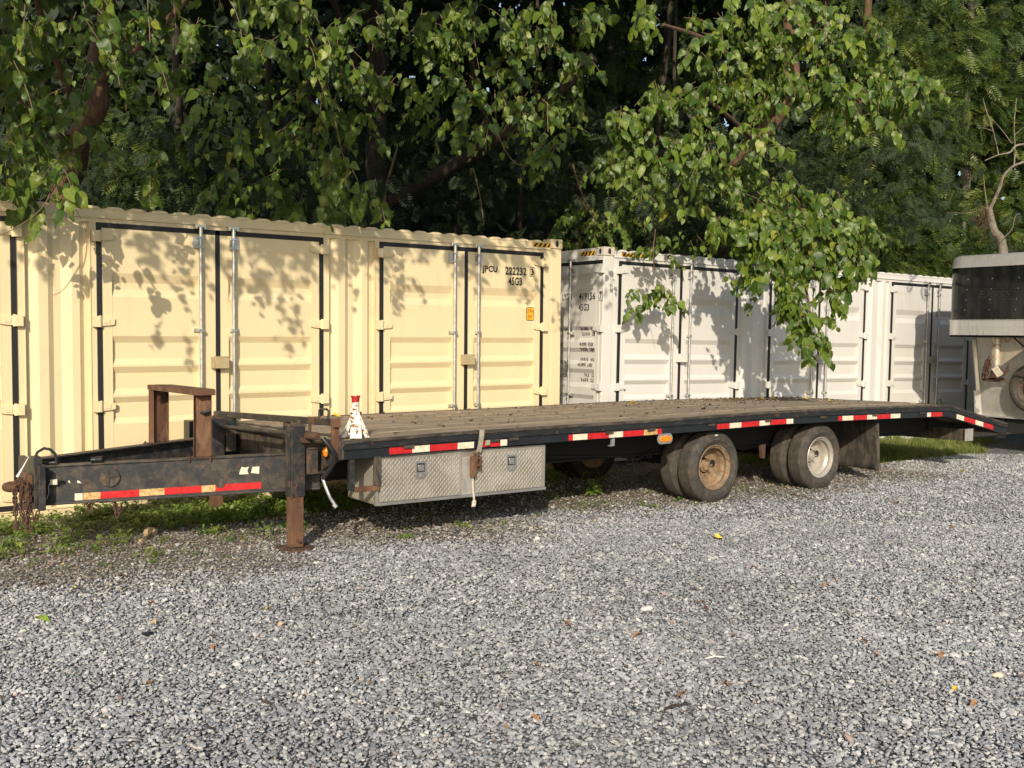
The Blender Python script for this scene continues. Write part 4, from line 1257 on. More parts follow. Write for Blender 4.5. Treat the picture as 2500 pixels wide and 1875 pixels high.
b = MB(); c = npt(1.17, -.03, 1.08); b.tube([c, (c[0], c[1] - .05, 1.085), (c[0] + .05, c[1] - .06, 1.10)], .013, 8); b.build('stub_pipe', M['frame_clean'], TR)

# ratchet strap over the rail
RS = empty('ratchet_strap', (0, 0, 0), (0, 0, 0), 'frayed grey ratchet strap with rusty buckle hanging over the deck edge between the tool boxes', 'ratchet strap')
RS.matrix_world = TR.matrix_world.copy(); RS.location = T_ORG; RS.rotation_euler = (0, 0, T_YAW)
zd = zt(1.3)
b = MB()
def ribbon(pts, w, t=.003):
    vs = []
    for (x, y, z) in pts:
        for dx, dy in ((-w / 2, 0), (w / 2, 0), (w / 2, t), (-w / 2, t)): vs.append((x + dx, y + dy, z))
    n = len(pts); fs = [(0, 1, 2, 3), tuple(4 * (n - 1) + i for i in (3, 2, 1, 0))]
    for i in range(n - 1):
        for k in range(4): fs.append((4 * i + k, 4 * i + 4 + k, 4 * i + 4 + (k + 1) % 4, 4 * i + (k + 1) % 4))
    b.add(vs, fs)
ribbon([(1.335, .10, zd + .006), (1.330, .03, zd + .008), (1.328, -.008, zd + .004), (1.318, -.014, zd - .06), (1.305, -.014, zd - .13), (1.30, .0, zd - .19)], .05)
b.build('strap_webbing', M['strap'], RS)
b = MB(); b.box(1.275, 1.285, -.01, .045, .56, .71); b.box(1.315, 1.325, -.01, .045, .56, .68)
b.tube([(1.27, .01, .60), (1.33, .01, .60)], .016, 8); b.tube([(1.27, .0, .66), (1.33, .0, .66)], .01, 8); b.tube([(1.265, .0, .70), (1.31, .01, .72)], .012, 8)
b.box(1.235, 1.275, -.005, .04, .50, .68)
b.build('ratchet_buckle', M['rust'], RS, bevel=.004)
b = MB(); ribbon([(1.27, .03, .56), (1.262, .03, .47), (1.272, .032, .36), (1.28, .03, .29)], .018)
ribbon([(1.28, .03, .292), (1.275, .028, .262), (1.27, .026, .24)], .040)
b.build('loose_tail', M['plug_white'], RS)
b = MB(); ribbon([(1.385, -.016, zd - .085), (1.38, -.018, zd - .13)], .05); b.build('strap_end', M['strap'], RS)

# jack stand on the deck corner
JS = empty('jack_stand', tuple(T_ORG + TA * .20 - TC * .17 + Vector((0, 0, .885))), (0, 0, T_YAW + .35), 'old white jack stand with red saddle on the front corner of the trailer deck', 'jack stand')
def bent_leg(ang):
    b = MB(); ca, sa = math.cos(ang), math.sin(ang)
    def P(r, w, z): return (ca * r - sa * w, sa * r + ca * w, z)
    for (r0, w0, z0, r1, w1, z1) in ((.020, .032, .195, .115, .048, .0),):
        t = .004
        b.hexa([P(r1, -w1, z1), P(r1, w1, z1), P(r1 - .008, w1, z1), P(r1 - .008, -w1, z1)], [P(r0 + .01, -w0, z0), P(r0 + .01, w0, z0), P(r0, w0, z0), P(r0, -w0, z0)])
        b.hexa([P(r1, w1 - t, z1), P(r1, w1, z1), P(r1 - .04, w1, z1), P(r1 - .04, w1 - t, z1)], [P(r0, w0 - t, z0), P(r0, w0, z0), P(r0 - .01, w0, z0), P(r0 - .01, w0 - t, z0)])
        b.hexa([P(r1, -w1, z1), P(r1, -w1 + t, z1), P(r1 - .04, -w1 + t, z1), P(r1 - .04, -w1, z1)], [P(r0, -w0, z0), P(r0, -w0 + t, z0), P(r0 - .01, -w0 + t, z0), P(r0 - .01, -w0, z0)])
    return b
for k in range(4): bent_leg(R(45 + 90 * k)).build('leg', M['stand_white'], JS)
b = MB(); b.tube([(0, 0, .165), (0, 0, .20), (0, 0, .212), (0, 0, .285)], [.042, .040, .034, .030], 14); b.box(-.045, -.02, -.012, .012, .195, .235); b.build('collar', M['stand_white'], JS)
b = MB(); b.tube([(-.05, 0, .195), (.055, 0, .192)], .0085, 8); b.tube([(.05, 0, .192), (.062, 0, .192)], .013, 8); b.build('lever', M['rust_dark'], JS)
b = MB(); b.tube([(0, 0, .285), (0, 0, .325)], [.031, .034], 14); b.box(-.036, .036, -.020, .020, .322, .330); b.box(-.037, -.028, -.020, .020, .330, .338); b.box(.028, .037, -.020, .020, .330, .338); b.build('saddle', M['stand_red'], JS, bevel=.002)
b = MB()
for k in range(4):
    a0, a1 = R(45 + 90 * k), R(135 + 90 * k)
    b.bar((.085 * math.cos(a0), .085 * math.sin(a0), .03), (.085 * math.cos(a1), .085 * math.sin(a1), .03), .004, .018)
b.build('leg_brace', M['stand_white'], JS)

# ------------------------------------------------------------------ gooseneck livestock trailer at the right
HY = R(33.8)
GT = empty('gooseneck_trailer', (6.70, 15.70, 0), (0, 0, HY), 'aluminium gooseneck stock trailer with black gloss nose panel, standing at the right edge', 'livestock trailer')
# nose outline in plan, local x back, y left; front between y=0 and y=-1.5
def nose_outline(r=.30, off=0.0, back=2.4):
    pts = []
    W = 1.62
    pts.append((back, .12 + off)); pts.append((.9, .10 + off)); pts.append((r + .12, .02 + off))
    for t in np.linspace(math.pi / 2, math.pi, 9): pts.append((r + (r + off) * math.cos(t), -r + (r + off) * math.sin(t)))
    for t in np.linspace(math.pi, 1.5 * math.pi, 9): pts.append((r + (r + off) * math.cos(t), -(W - r) + (r + off) * math.sin(t)))
    pts += [(r + .12, -W - .02 - off), (.9, -W - .12 - off), (back, -W - .14 - off)]
    return pts
def ring_wall(z0, z1, off, mat, name, back=2.4, off1=None, parent=None, smooth=True):
    a = nose_outline(off=off, back=back); c = nose_outline(off=off if off1 is None else off1, back=back)
    b = MB(); n = len(a)
    b.add([(x, y, z0) for x, y in a] + [(x, y, z1) for x, y in c], [(i, i + 1, n + i + 1, n + i) for i in range(n - 1)], 0, smooth)
    return b.build(name, mat, parent or GT)
ZB, ZP, ZT = 1.835, 2.055, 2.86
ring_wall(ZP, ZT, 0, M['panel_black'], 'nose_panel')
o = ring_wall(ZB, ZP, .012, M['silver'], 'nose_band')
ring_wall(ZP + .0, ZP + .012, .020, M['silver'], 'band_trim'); ring_wall(ZB + .11, ZB + .118, .016, M['silver'], 'band_trim')
ring_wall(ZT, ZT + .035, .014, M['silver'], 'roof_rail')
ring_wall(ZT + .035, ZT + .12, .014, M['silver'], 'roof_rail', off1=.0)
ring_wall(ZT + .12, ZT + .165, .0, M['silver'], 'roof_rail', off1=-.025)
ring_wall(ZT + .165, ZT + .19, -.025, M['silver'], 'roof_rail', off1=-.07)
b = MB(); a = nose_outline(off=-.07); b.add([(x, y, ZT + .19) for x, y in a], [tuple(range(len(a)))]); b.box(2.3, 6.5, -1.83, .14, ZT + .10, ZT + .19); b.build('roof', M['silver'], GT)
b = MB(); a = nose_outline(off=-.01); b.add([(x, y, ZB + .01) for x, y in a], [tuple(range(len(a)))[::-1]])
for i in range(6): b.box(.12 + i * .22, .17 + i * .22, -1.55, -.05, ZB - .03, ZB + .008)
b.build('nose_floor', M['under'], GT)
b = MB(); b.box(2.3, 6.5, .10, .14, .55, ZT + .1); b.box(1.15, 6.5, -1.83, -1.78, .55, ZT + .1); b.box(6.45, 6.5, -1.8, .12, .55, ZT + .1); b.build('side_wall', M['silver'], GT)
# riveted columns and rows
rv = MB()
def rivet(y, z, r=.008, x=-.001):
    rv.lathe([(0, -.006), (r * .8, -.004), (r, .002)], (x, y, z), 'x', 6)
for y in (-.40, -.79, -1.20):
    for k in range(5): rivet(y + .012 * k, 2.68 - k * .155, .0095)
for i in range(18): rivet(-.12 - .085 * i, ZP + .012, .008, -.020)
for i in range(18): rivet(-.12 - .085 * i, ZT + .03, .006, -.016)
for yc_ in (-.47, -1.02):
    for dy in (0, .06):
        for z in (ZB + .05, ZB + .15): rivet(yc_ - dy, z, .008, -.013)
rv.build('rivets', M['chrome'], GT, kind='stuff')
b = MB()
for z in (2.52, 2.37): b.box(-.003, 0, -1.16, -.50, z, z + .008)
b.add([(-.0035, -1.10, 2.37), (-.0035, -1.02, 2.37), (-.0035, -1.12, 2.34)], [(0, 1, 2)])
b.build('emblem_lines', M['ink'], GT)
me = text_mesh('EXISS', .16, 1.0, .35)
wd = max(v.co.x for v in me.vertices)
for v in me.vertices: v.co = (-.004, -.56 - v.co.x * .55 / wd, 2.40 + v.co.y * .9)
me.materials.clear(); me.materials.append(M['ink']); link('lettering', me, GT)
# coupler post, gusset, chains
b = MB(); b.tube([(.30, -.72, ZB), (.30, -.72, 1.38)], .068, 16); b.tube([(.30, -.72, 1.40), (.30, -.72, 1.28)], .05, 14); b.build('coupler_post', M['silver_pipe'], GT)
b = MB(); b.tube([(.30, -.72, 1.30), (.30, -.72, 1.22), (.29, -.73, 1.17)], [.07, .085, .12], 14); b.box(.19, .42, -.86, -.58, 1.135, 1.165); b.build('coupler_head', M['rust_dark'], GT)
b = MB(); b.hexa([(.21, -.80, 1.20), (.21, -.70, 1.33), (.22, -.70, 1.33), (.22, -.80, 1.20)], [(.19, -.90, 1.25), (.20, -.80, 1.36), (.22, -.80, 1.36), (.21, -.90, 1.25)]); b.build('coupler_lever', M['tape_white'], GT)
b = MB(); b.prism([(-.785, ZB), (-1.42, ZB), (-.785, 1.36)], 'x', .29, .31); b.build('gusset_plate', M['silver_pipe'], GT)
chain([(.20, -.66, 1.50), (.17, -.62, 1.35), (.17, -.60, 1.20), (.22, -.58, 1.16)], GT, s=1.7)
chain([(.18, -.70, 1.46), (.16, -.68, 1.33), (.16, -.66, 1.2)], GT, s=1.7)
chain([(.17, -.80, 1.17), (.16, -.90, 1.20), (.2, -.95, 1.30), (.25, -.95, 1.42)], GT, s=1.3)
b = MB(); b.tube([(.2, -1.02, 1.82), (.3, -1.15, 1.66), (.5, -1.4, 1.5), (.8, -1.6, 1.45)], .012, 8); b.build('power_cable', M['hose'], GT)
# lower front wall with slanted edge
b = MB(); b.hexa([(1.12, .03, .56), (1.10, -1.82, .56), (1.15, -1.82, .56), (1.16, .03, .56)], [(1.02, .13, ZB), (1.02, -1.80, ZB), (1.07, -1.80, ZB), (1.07, .13, ZB)])
b.build('lower_front_wall', M['alu_dull'], GT)
b = MB(); b.bar((1.01, .10, ZB), (1.08, .035, .95), .05, .05); b.bar((1.08, .035, .95), (1.10, .02, .55), .05, .11); b.bar((1.10, .06, .545), (1.09, -1.82, .545), .06, .03); b.build('wall_trim', M['silver'], GT)
b = MB(); b.box(1.07, 1.11, -1.03, -.98, .6, ZB); b.build('wall_post', M['silver'], GT)
b = MB(); b.box(1.15, 6.4, -1.75, .05, .30, .55); b.box(1.12, 1.2, -.4, -.3, .2, .5); b.build('chassis', M['under'], GT)
# spare wheel
SP = empty('wheel', (.86, -.97, 1.03), (0, 0, math.pi * 1.5)); SP.parent = GT; SP.scale = (1.0, 1.0, 1.0)
link('tyre', tyre_me, SP); 
b = MB(); b.lathe([(.238, .026), (.240, .018), (.222, .030), (.205, .05), (.195, .09), (.15, .07), (.10, .06), (.075, .045), (.0, .045), (.0, .06), (.2, .10), (.232, .19)], (0, 0, 0), 'y', 32)
b.build('rim', M['frame_rusty'], SP)
for a_, y_ in ((4.2, -1.95), (5.05, -1.95)):
    w = empty('wheel', (a_, y_, .37)); w.parent = GT; link('tyre', tyre_dk, w); link('rim', rim_b, w)
# ------------------------------------------------------------------ gravel stones (instanced)
def stone_meshes(n, mat, seed):
    r_ = np.random.default_rng(seed); out = []
    for i in range(n):
        bm = bmesh.new(); bmesh.ops.create_icosphere(bm, subdivisions=1, radius=.5)
        sx, sy, sz = r_.uniform(.8, 1.25), r_.uniform(.6, 1.0), r_.uniform(.32, .6)
        for v in bm.verts:
            k = r_.uniform(.78, 1.2); v.co = Vector((v.co.x * sx * k, v.co.y * sy * k, v.co.z * sz * k))
        me = bpy.data.meshes.new('stone'); bm.to_mesh(me); bm.free(); me.materials.append(mat); out.append(me)
    return out
def stone_mat(name, stops, rough=.85):
    m, nt, p, out = newmat(name)
    oi = N(nt, 'ShaderNodeObjectInfo')
    c = ramp(nt, oi.outputs['Random'], stops)
    tc = N(nt, 'ShaderNodeTexCoord'); n1 = noise(nt, tc.outputs['Object'], 3, 5, .7)
    c = mix(nt, mathn(nt, 'MULTIPLY', maprange(nt, n1, .45, .7), .35), c, (.42, .42, .41))
    n2 = noise(nt, oi.outputs['Location'], .55, 5, .65); n3 = noise(nt, oi.outputs['Location'], 3.5, 4, .6)
    k = mathn(nt, 'MULTIPLY', maprange(nt, n2, .35, .65, .82, 1.14), maprange(nt, n3, .3, .7, .88, 1.1))
    vs_ = N(nt, 'ShaderNodeVectorMath', operation='SCALE'); nt.links.new(c, vs_.inputs[0]); nt.links.new(k, vs_.inputs['Scale'])
    nt.links.new(vs_.outputs[0], p.inputs['Base Color']); p.inputs['Roughness'].default_value = rough
    return m
sm_grey = stone_mat('grey_gravel', [(0, (.165, .175, .195)), (.3, (.245, .258, .282)), (.62, (.335, .347, .368)), (.88, (.44, .445, .445)), (.985, (.58, .575, .56)), (1, (.30, .21, .17))])
sm_soil = stone_mat('dusty_gravel', [(0, (.12, .105, .085)), (.4, (.21, .188, .158)), (.8, (.32, .295, .255)), (1, (.48, .45, .39))])
cg = proto_collection('gravel_stone', stone_meshes(7, sm_grey, 3))
cs = proto_collection('soil_stone', stone_meshes(6, sm_soil, 5))
def world_c(x, y): return (x - T_ORG.x) * TC.x + (y - T_ORG.y) * TC.y
def world_a(x, y): return (x - T_ORG.x) * TA.x + (y - T_ORG.y) * TA.y
def vnoise(x, y, s, seed=0):
    """cheap smooth noise 0..1"""
    r_ = np.random.default_rng(seed); v = 0; a = 0
    for k in range(5):
        th = r_.uniform(0, 6.28); f = s * (1.6 ** k); ph = r_.uniform(0, 6.28, 2); w = .62 ** k
        v = v + w * np.sin(f * (x * math.cos(th) + y * math.sin(th)) + ph[0] + 1.3 * np.sin(f * .7 * (y * math.cos(th) - x * math.sin(th)) + ph[1])); a += w
    return .5 + .5 * v / a
def grid_pts(y0, y1, step, margin=1.2):
    ys_ = np.arange(y0, y1, step); P_ = []
    for y in ys_:
        w = .53 * y + margin
        xs_ = np.arange(-w, w, step)
        P_.append(np.stack([xs_, np.full_like(xs_, y)], 1))
    P_ = np.concatenate(P_); return P_ + rng.uniform(-.5, .5, P_.shape) * step
GP = np.concatenate([grid_pts(3.0, 6.0, .0180, .7), grid_pts(6.0, 9.5, .0210, .7), grid_pts(9.5, 15.5, .028, .7)])
def side_pts(y0, y1, step):
    out = []
    for y in np.arange(y0, y1, step):
        w = .53 * y + .7; x_ = np.arange(w, w + 3.2, step)
        for sg in (-1, 1): out.append(np.stack([sg * x_, np.full_like(x_, y)], 1))
    q_ = np.concatenate(out); return q_ + rng.uniform(-.5, .5, q_.shape) * step
GP = np.concatenate([GP, side_pts(2.2, 13, .030)])
c_ = world_c(GP[:, 0], GP[:, 1]); a_ = world_a(GP[:, 0], GP[:, 1])
nz = vnoise(GP[:, 0], GP[:, 1], 1.6, 2)
# soil share grows towards the containers; a grassy bank lies beyond a=8.6
soilness = np.clip((-c_ - np.clip((a_ - 8) * .8, 0, 3.2) + .15 + (nz - .5) * 1.8) / 1.3, 0, 1)
keep = rng.uniform(0, 1, len(GP)) < (1 - .5 * np.clip(soilness * 1.1 - .1, 0, 1))
keep &= ~((c_ < -3.4) & (a_ < 9))
GP, c_, a_, soilness = GP[keep], c_[keep], a_[keep], soilness[keep]
n = len(GP); dirty = rng.uniform(0, 1, n) < np.clip(soilness * 1.7, 0, .93)
sz = rng.gamma(7, 1 / 7, n) * .0208 * np.clip(.94 + GP[:, 1] * .02, 1, 1.25)
rot = rng.uniform(-.6, .6, (n, 3)); rot[:, 2] = rng.uniform(0, 6.28, n)
sz = sz * np.where(dirty, rng.uniform(.5, .95, n), 1)
sc3 = sz[:, None] * rng.uniform(.75, 1.2, (n, 3))
Z_ = rng.uniform(-.004, .008, n)
for nm, mk, co, npr, lab in (('gravel', ~dirty, cg, 7, 'loose grey crushed gravel over the lot'), ('soil_gravel', dirty, cs, 6, 'dusty brown stones mixed into the soil')):
    pp = np.stack([GP[mk, 0], GP[mk, 1], Z_[mk]], 1)
    scatter(nm, pp, rot[mk], sc3[mk], rng.integers(0, npr, mk.sum()), co, kind='stuff', label=lab)
print('stones', n)

# ------------------------------------------------------------------ leaves
def heart_leaf(seed, mat):
    r_ = np.random.default_rng(seed)
    wd = r_.uniform(.72, 1.0); nt_ = r_.uniform(-.08, .02)
    half = [(0, 0), (.18 * wd, nt_), (.36 * wd, .07 + nt_ * .3), (.43 * wd, .27), (.37 * wd, .50), (.19 * wd, .77), (0, 1.0)]
    mid = [(0, 0), (0, .16), (0, .36), (0, .58), (0, .80)]
    fold, droop, wave = r_.uniform(.08, .42), r_.uniform(.08, .45), r_.uniform(.02, .08)
    def Z(x, y): return fold * abs(x) - droop * y * y + wave * math.sin(y * 9 + (x > 0) * 2 + seed)
    vs = [(0, 0, 0)]
    R_ = [(x, y, Z(x, y)) for x, y in half[1:-1]]; L_ = [(-x * r_.uniform(.9, 1.05), y, Z(-x, y)) for x, y in half[1:-1]]
    Mi = [(x, y, Z(x, y)) for x, y in mid[1:]]; tip = (r_.uniform(-.05, .05), 1.0, Z(0, 1.0) - .03)
    vs += R_ + L_ + Mi + [tip]; r0, l0, m0, t0 = 1, 6, 11, 15
    fs = []
    for s0, sg in ((r0, 1), (l0, -1)):
        q = [(0, s0, m0), (s0, s0 + 1, m0), (s0 + 1, m0 + 1, m0), (s0 + 1, s0 + 2, m0 + 1), (s0 + 2, m0 + 2, m0 + 1), (s0 + 2, s0 + 3, m0 + 2), (s0 + 3, m0 + 3, m0 + 2), (s0 + 3, s0 + 4, m0 + 3), (s0 + 4, t0, m0 + 3)]
        fs += [f if sg > 0 else f[::-1] for f in q]
    me = bpy.data.meshes.new('leaf'); me.from_pydata(vs, [], fs); me.materials.append(mat)
    me.polygons.foreach_set('use_smooth', [True] * len(fs)); me.update()
    return me
leafs = [heart_leaf(i, M['leaf']) for i in range(9)]
leafs_deep = [heart_leaf(20 + i, M['leaf_deep']) for i in range(4)]
c_leaf = proto_collection('heart_leaf', leafs)
c_deep = proto_collection('deep_leaf', leafs_deep)

class Foliage:
    def __init__(s): s.p = []; s.t = []; s.n = []; s.s = []; s.tw = []
    def shoot(s, p, d, L=.55, n=9, size=.125, jitter=.6, sag=.16, facing=(0, -.75, .55), twig=True):
        p = np.array(p, float); d = np.array(d, float); d /= np.linalg.norm(d)
        side = np.cross(d, (0, 0, 1.)); side /= (np.linalg.norm(side) + 1e-6)
        pts = [p.copy()]; st = L / n
        for i in range(n):
            d = d + np.array((0, 0, -sag)) + rng.normal(0, .05, 3); d /= np.linalg.norm(d)
            p = p + d * st; pts.append(p.copy())
            sg = 1 if i % 2 else -1
            sd_ = side * sg + rng.normal(0, .35, 3)
            base = p + sd_ * .025 + np.array((0, 0, -.008))
            t = .5 * d + .42 * sd_ + np.array((0, 0, -.75)) + rng.normal(0, jitter * .45, 3)
            nn = np.array(facing) + rng.normal(0, jitter, 3)
            s.p.append(base); s.t.append(t); s.n.append(nn); s.s.append(size * rng.uniform(.45, 1.22) * (1 if i < n - 2 else .65))
        if twig: s.tw.append(pts)
    def arrays(s):
        P_ = np.array(s.p); t = np.array(s.t); n_ = np.array(s.n)
        t /= np.linalg.norm(t, axis=1)[:, None]
        n_ = n_ - t * (n_ * t).sum(1)[:, None]; n_ /= np.linalg.norm(n_, axis=1)[:, None] + 1e-9
        x = np.cross(t, n_)
        return P_, np.stack([x, t, n_], 2), np.array(s.s)
def screen(P_):
    q = P_ - np.array([0, 0, CAM_H]); z = q @ _fw
    xi = FPX * q[:, 0] / z; yi = -FPX * (q @ _up) / z
    return 1250 + math.cos(_rr) * xi - math.sin(_rr) * yi, 937.5 + math.sin(_rr) * xi + math.cos(_rr) * yi, z
TWIG = {}
def twig_mesh(fol, r=.0035, every=1):
    b = MB()
    for pts in fol.tw[::every]:
        b.tube(pts[::2] + [pts[-1]], [r] * (len(pts[::2])) + [r * .5], 4, caps=False)
    return b
def finish_tree(root, fol, n_parts=300, coll=None, protos=None, deep=None):
    """leaves: the ones that show largest become parts, the rest one foliage part"""
    P_, Rm, S_ = fol.arrays()
    sx_, sy_, z_ = screen(P_)
    vis = (sx_ > -20) & (sx_ < 2520) & (sy_ > -15) & (sy_ < 1000)
    score = np.where(vis, S_ / z_ * (1 + .0 * S_), 0) - .0022 * (z_ - z_[vis].min() if vis.any() else 0) * vis
    order = np.argsort(-score)
    top = order[:n_parts][vis[order[:n_parts]]]
    for i in top:
        o = bpy.data.objects.new('leaf', (protos or leafs)[i % len(protos or leafs)])
        COL.objects.link(o); o.parent = root
        m4 = np.eye(4); m4[:3, :3] = Rm[i] * S_[i]; m4[:3, 3] = P_[i] - np.array(root.location)
        o.matrix_local = Matrix(m4.tolist())
    rest = np.ones(len(P_), bool); rest[top] = False
    if rest.any():
        E_ = eulers(Rm[rest]); k = len(protos or leafs)
        scatter('foliage', P_[rest] - np.array(root.location), E_, S_[rest], rng.integers(0, k, rest.sum()), coll or c_leaf, root, kind='stuff')
    tb = twig_mesh(fol)
    if tb.v:
        tb.v = [tuple(np.array(v) - np.array(root.location)) for v in tb.v]
        tb.build('twigs', M['twig'], root, kind='stuff')
def wood_part(root, name, pts, r0, r1, mat, n=10, wob=.0):
    pts = [np.array(p, float) for p in pts]
    # smooth resample
    out = []
    for i in range(len(pts) - 1):
        p0 = pts[max(i - 1, 0)]; p1 = pts[i]; p2 = pts[i + 1]; p3 = pts[min(i + 2, len(pts) - 1)]
        for t in np.linspace(0, 1, 6, endpoint=False):
            out.append(.5 * ((2 * p1) + (-p0 + p2) * t + (2 * p0 - 5 * p1 + 4 * p2 - p3) * t * t + (-p0 + 3 * p1 - 3 * p2 + p3) * t ** 3) + rng.normal(0, wob, 3))
    out.append(pts[-1])
    L_ = np.array(root.location)
    b = MB(); k = len(out)
    b.tube([tuple(p - L_) for p in out], [r0 + (r1 - r0) * i / (k - 1) for i in range(k)], n)
    return b.build(name, mat, root)

SUND = np.array(sd)
DENS = .62
def clump(fol, px, py, rx, ry, dY, n, size=.135, depth=.45, Y=None, L=.5, down=.25, **k):
    """shoots filling a rounded mass whose middle is seen at (px, py)"""
    for _ in range(max(2, int(n * DENS))):
        while True:
            u = rng.uniform(-1, 1, 3)
            if (u ** 2).sum() < 1: break
        x_, y_ = px + u[0] * rx, py + u[1] * ry - .2 * ry
        yy_ = (Y if Y is not None else wall_y(px)) + dY + u[2] * depth
        p = at(x_, y_, yy_)
        d = np.array((rng.normal(0, .6), -.5 + rng.normal(0, .4), -down + rng.normal(0, .25)))
        fol.shoot(p, d, L * rng.uniform(.6, 1.2), int(rng.integers(6, 11)), size, **k)
def caster(fol, px, py, t, n=1, size=.10, spread=.12, L=.35):
    """a leafy twig hanging where the sun carries its shadow to the wall point seen at (px, py)"""
    O, D, Nn = (A_ORG, AA, AC) if px < 1372 else (B_ORG, BA, BC)
    r_ = at(px, py, 1.0) - np.array([0, 0, CAM_H]); o = np.array([0, 0, CAM_H])
    tt = ((np.array(O) - o) @ np.array(Nn)) / (r_ @ np.array(Nn)); Q = o + r_ * tt
    for _ in range(n):
        p = Q - SUND * t + rng.normal(0, spread, 3) + np.array((0, 0, .12))
        fol.shoot(p, (rng.normal(.3, .5), rng.normal(-.1, .4), -.6), L, int(rng.integers(5, 9)), size, facing=(0, -.8, .4))
def overhang(fol, px0, px1, n, h0, h1, s0, s1, size=.13, L=.5, thin=None):
    """unseen boughs added above the frame to shade the wood behind; h = height over the grazing sun plane at the container top"""
    k = 0; tries = 0
    while k < n and tries < n * 12:
        tries += 1
        px = rng.uniform(px0, px1); s_ = rng.uniform(s0, s1); h = rng.uniform(h0, h1)
        yw = wall_y(min(max(px, -400), 2350)); Y = yw - s_
        if Y < 4.5: continue
        X = (px - 1250) / FPX * yw
        z = 2.92 + .5 * s_ + h
        P_ = np.array([[X, Y, z]]); sx_, sy_, _ = screen(P_)
        if sy_[0] > -70 - .45 * FPX / Y: continue
        d = np.array((rng.normal(0, .7), -.4 + rng.normal(0, .5), -.2 + rng.normal(0, .3)))
        fol.shoot(P_[0], d, L * rng.uniform(.7, 1.3), int(rng.integers(6, 10)), size, twig=False, jitter=.6)
        k += 1

# ---- three mulberry trees whose boughs hang over the containers
def tree_root(name, px, Y, label, cat='tree', group=None):
    x = (px - 1250) / FPX * Y
    # height of the slope there
    back = -((x - A_ORG.x) * AC.x + (y_ := Y - A_ORG.y) * AC.y) - 3.2
    return empty(name, (x, Y, slope_z(max(back, 0)) if back > 0 else -.02), label=label, cat=cat, group=group)
GRP = 'broadleaf trees hanging over the containers'
T1 = tree_root('mulberry_tree', 215, 13.2, 'leafy tree with a bent reddish trunk above the left end of the cream container', group=GRP)
f = Foliage()
for a in ((100, 60, 150, 110, .1, 26), (60, 200, 110, 110, .2, 26), (150, 300, 110, 80, .1, 22), (60, 380, 90, 60, .2, 18), (250, 90, 110, 80, .0, 14), (160, 420, 60, 30, -.5, 7),
          (20, 120, 80, 90, -.4, 10), (180, 180, 60, 60, -.3, 8), (340, 30, 80, 40, .1, 9), (60, 460, 60, 25, .3, 10), (-120, 200, 120, 200, .2, 30)): clump(f, *a)
for a in ((480, 190, 70, 90, -.2, 14), (470, 60, 80, 50, .0, 10), (560, 330, 45, 50, -.5, 7), (370, 400, 22, 40, -.3, 4), (520, 260, 40, 50, -.6, 6)): clump(f, *a)
for px, py, t in ((105, 545, 1.0), (150, 585, 1.0), (120, 610, .9), (205, 525, 1.2), (212, 660, .9), (90, 590, 1.0), (170, 550, 1.1), (60, 500, 1.2), (240, 600, .9)): caster(f, px, py, t, 1, spread=.05, L=.25)
for px, py in ((300, 500), (340, 515), (380, 520), (320, 545), (400, 545), (430, 565), (360, 560), (450, 600), (440, 640), (470, 655), (500, 690), (420, 800), (415, 845), (480, 540), (350, 500), (440, 500)): caster(f, px, py, rng.uniform(3.0, 3.8), 1, spread=.08)
overhang(f, -400, 560, 230, -.05, 1.6, 2.4, 4.5)
overhang(f, -700, 560, 520, 1.8, 10, -5, 1.5, size=.32, L=1.1)
wood_part(T1, 'trunk', [T1.location, at(150, 560, 13.3), at(185, 400, 13.0), at(195, 330, 12.6), at(240, 255, 12.3), at(235, 150, 12.4), at(260, 20, 12.6), at(250, -300, 13)], .17, .09, M['bark'])
for pts, r_ in (([at(200, 300, 12.5), at(120, 100, 11.2), at(60, -100, 10.3)], .05), ([at(240, 200, 12.3), at(400, 60, 11.2), at(520, -80, 10.4)], .05), ([at(190, 360, 12.9), at(60, 250, 11.5), at(-100, 150, 10.5)], .04)):
    wood_part(T1, 'limb', pts, r_, r_ * .5, M['bark'], 8)
# bare drooping twigs at the left
for pts, r_ in (([at(210, 350, 9.3), at(150, 430, 8.9), at(100, 510, 8.6), at(40, 555, 8.4), at(-10, 580, 8.3)], .007), ([at(150, 340, 9.2), at(140, 420, 8.9), at(110, 500, 8.6)], .008),
                ([at(190, 330, 9.4), at(188, 430, 9.1), at(182, 500, 9.0), at(176, 540, 8.9)], .006), ([at(185, 510, 9.0), at(200, 540, 8.9), at(209, 565, 8.9)], .003),
                ([at(220, 345, 9.6), at(270, 400, 9.3), at(300, 465, 9.2)], .006), ([at(305, 215, 10), at(308, 260, 10), at(306, 305, 10)], .005),
                ([at(105, 60, 9.4), at(112, 120, 9.4), at(115, 200, 9.4)], .008), ([at(200, 0, 9.2), at(235, 80, 9.1), at(275, 170, 9.0)], .007)):
    wood_part(T1, 'bare_twig', pts, r_, r_ * .4, M['twig'], 6)
finish_tree(T1, f)

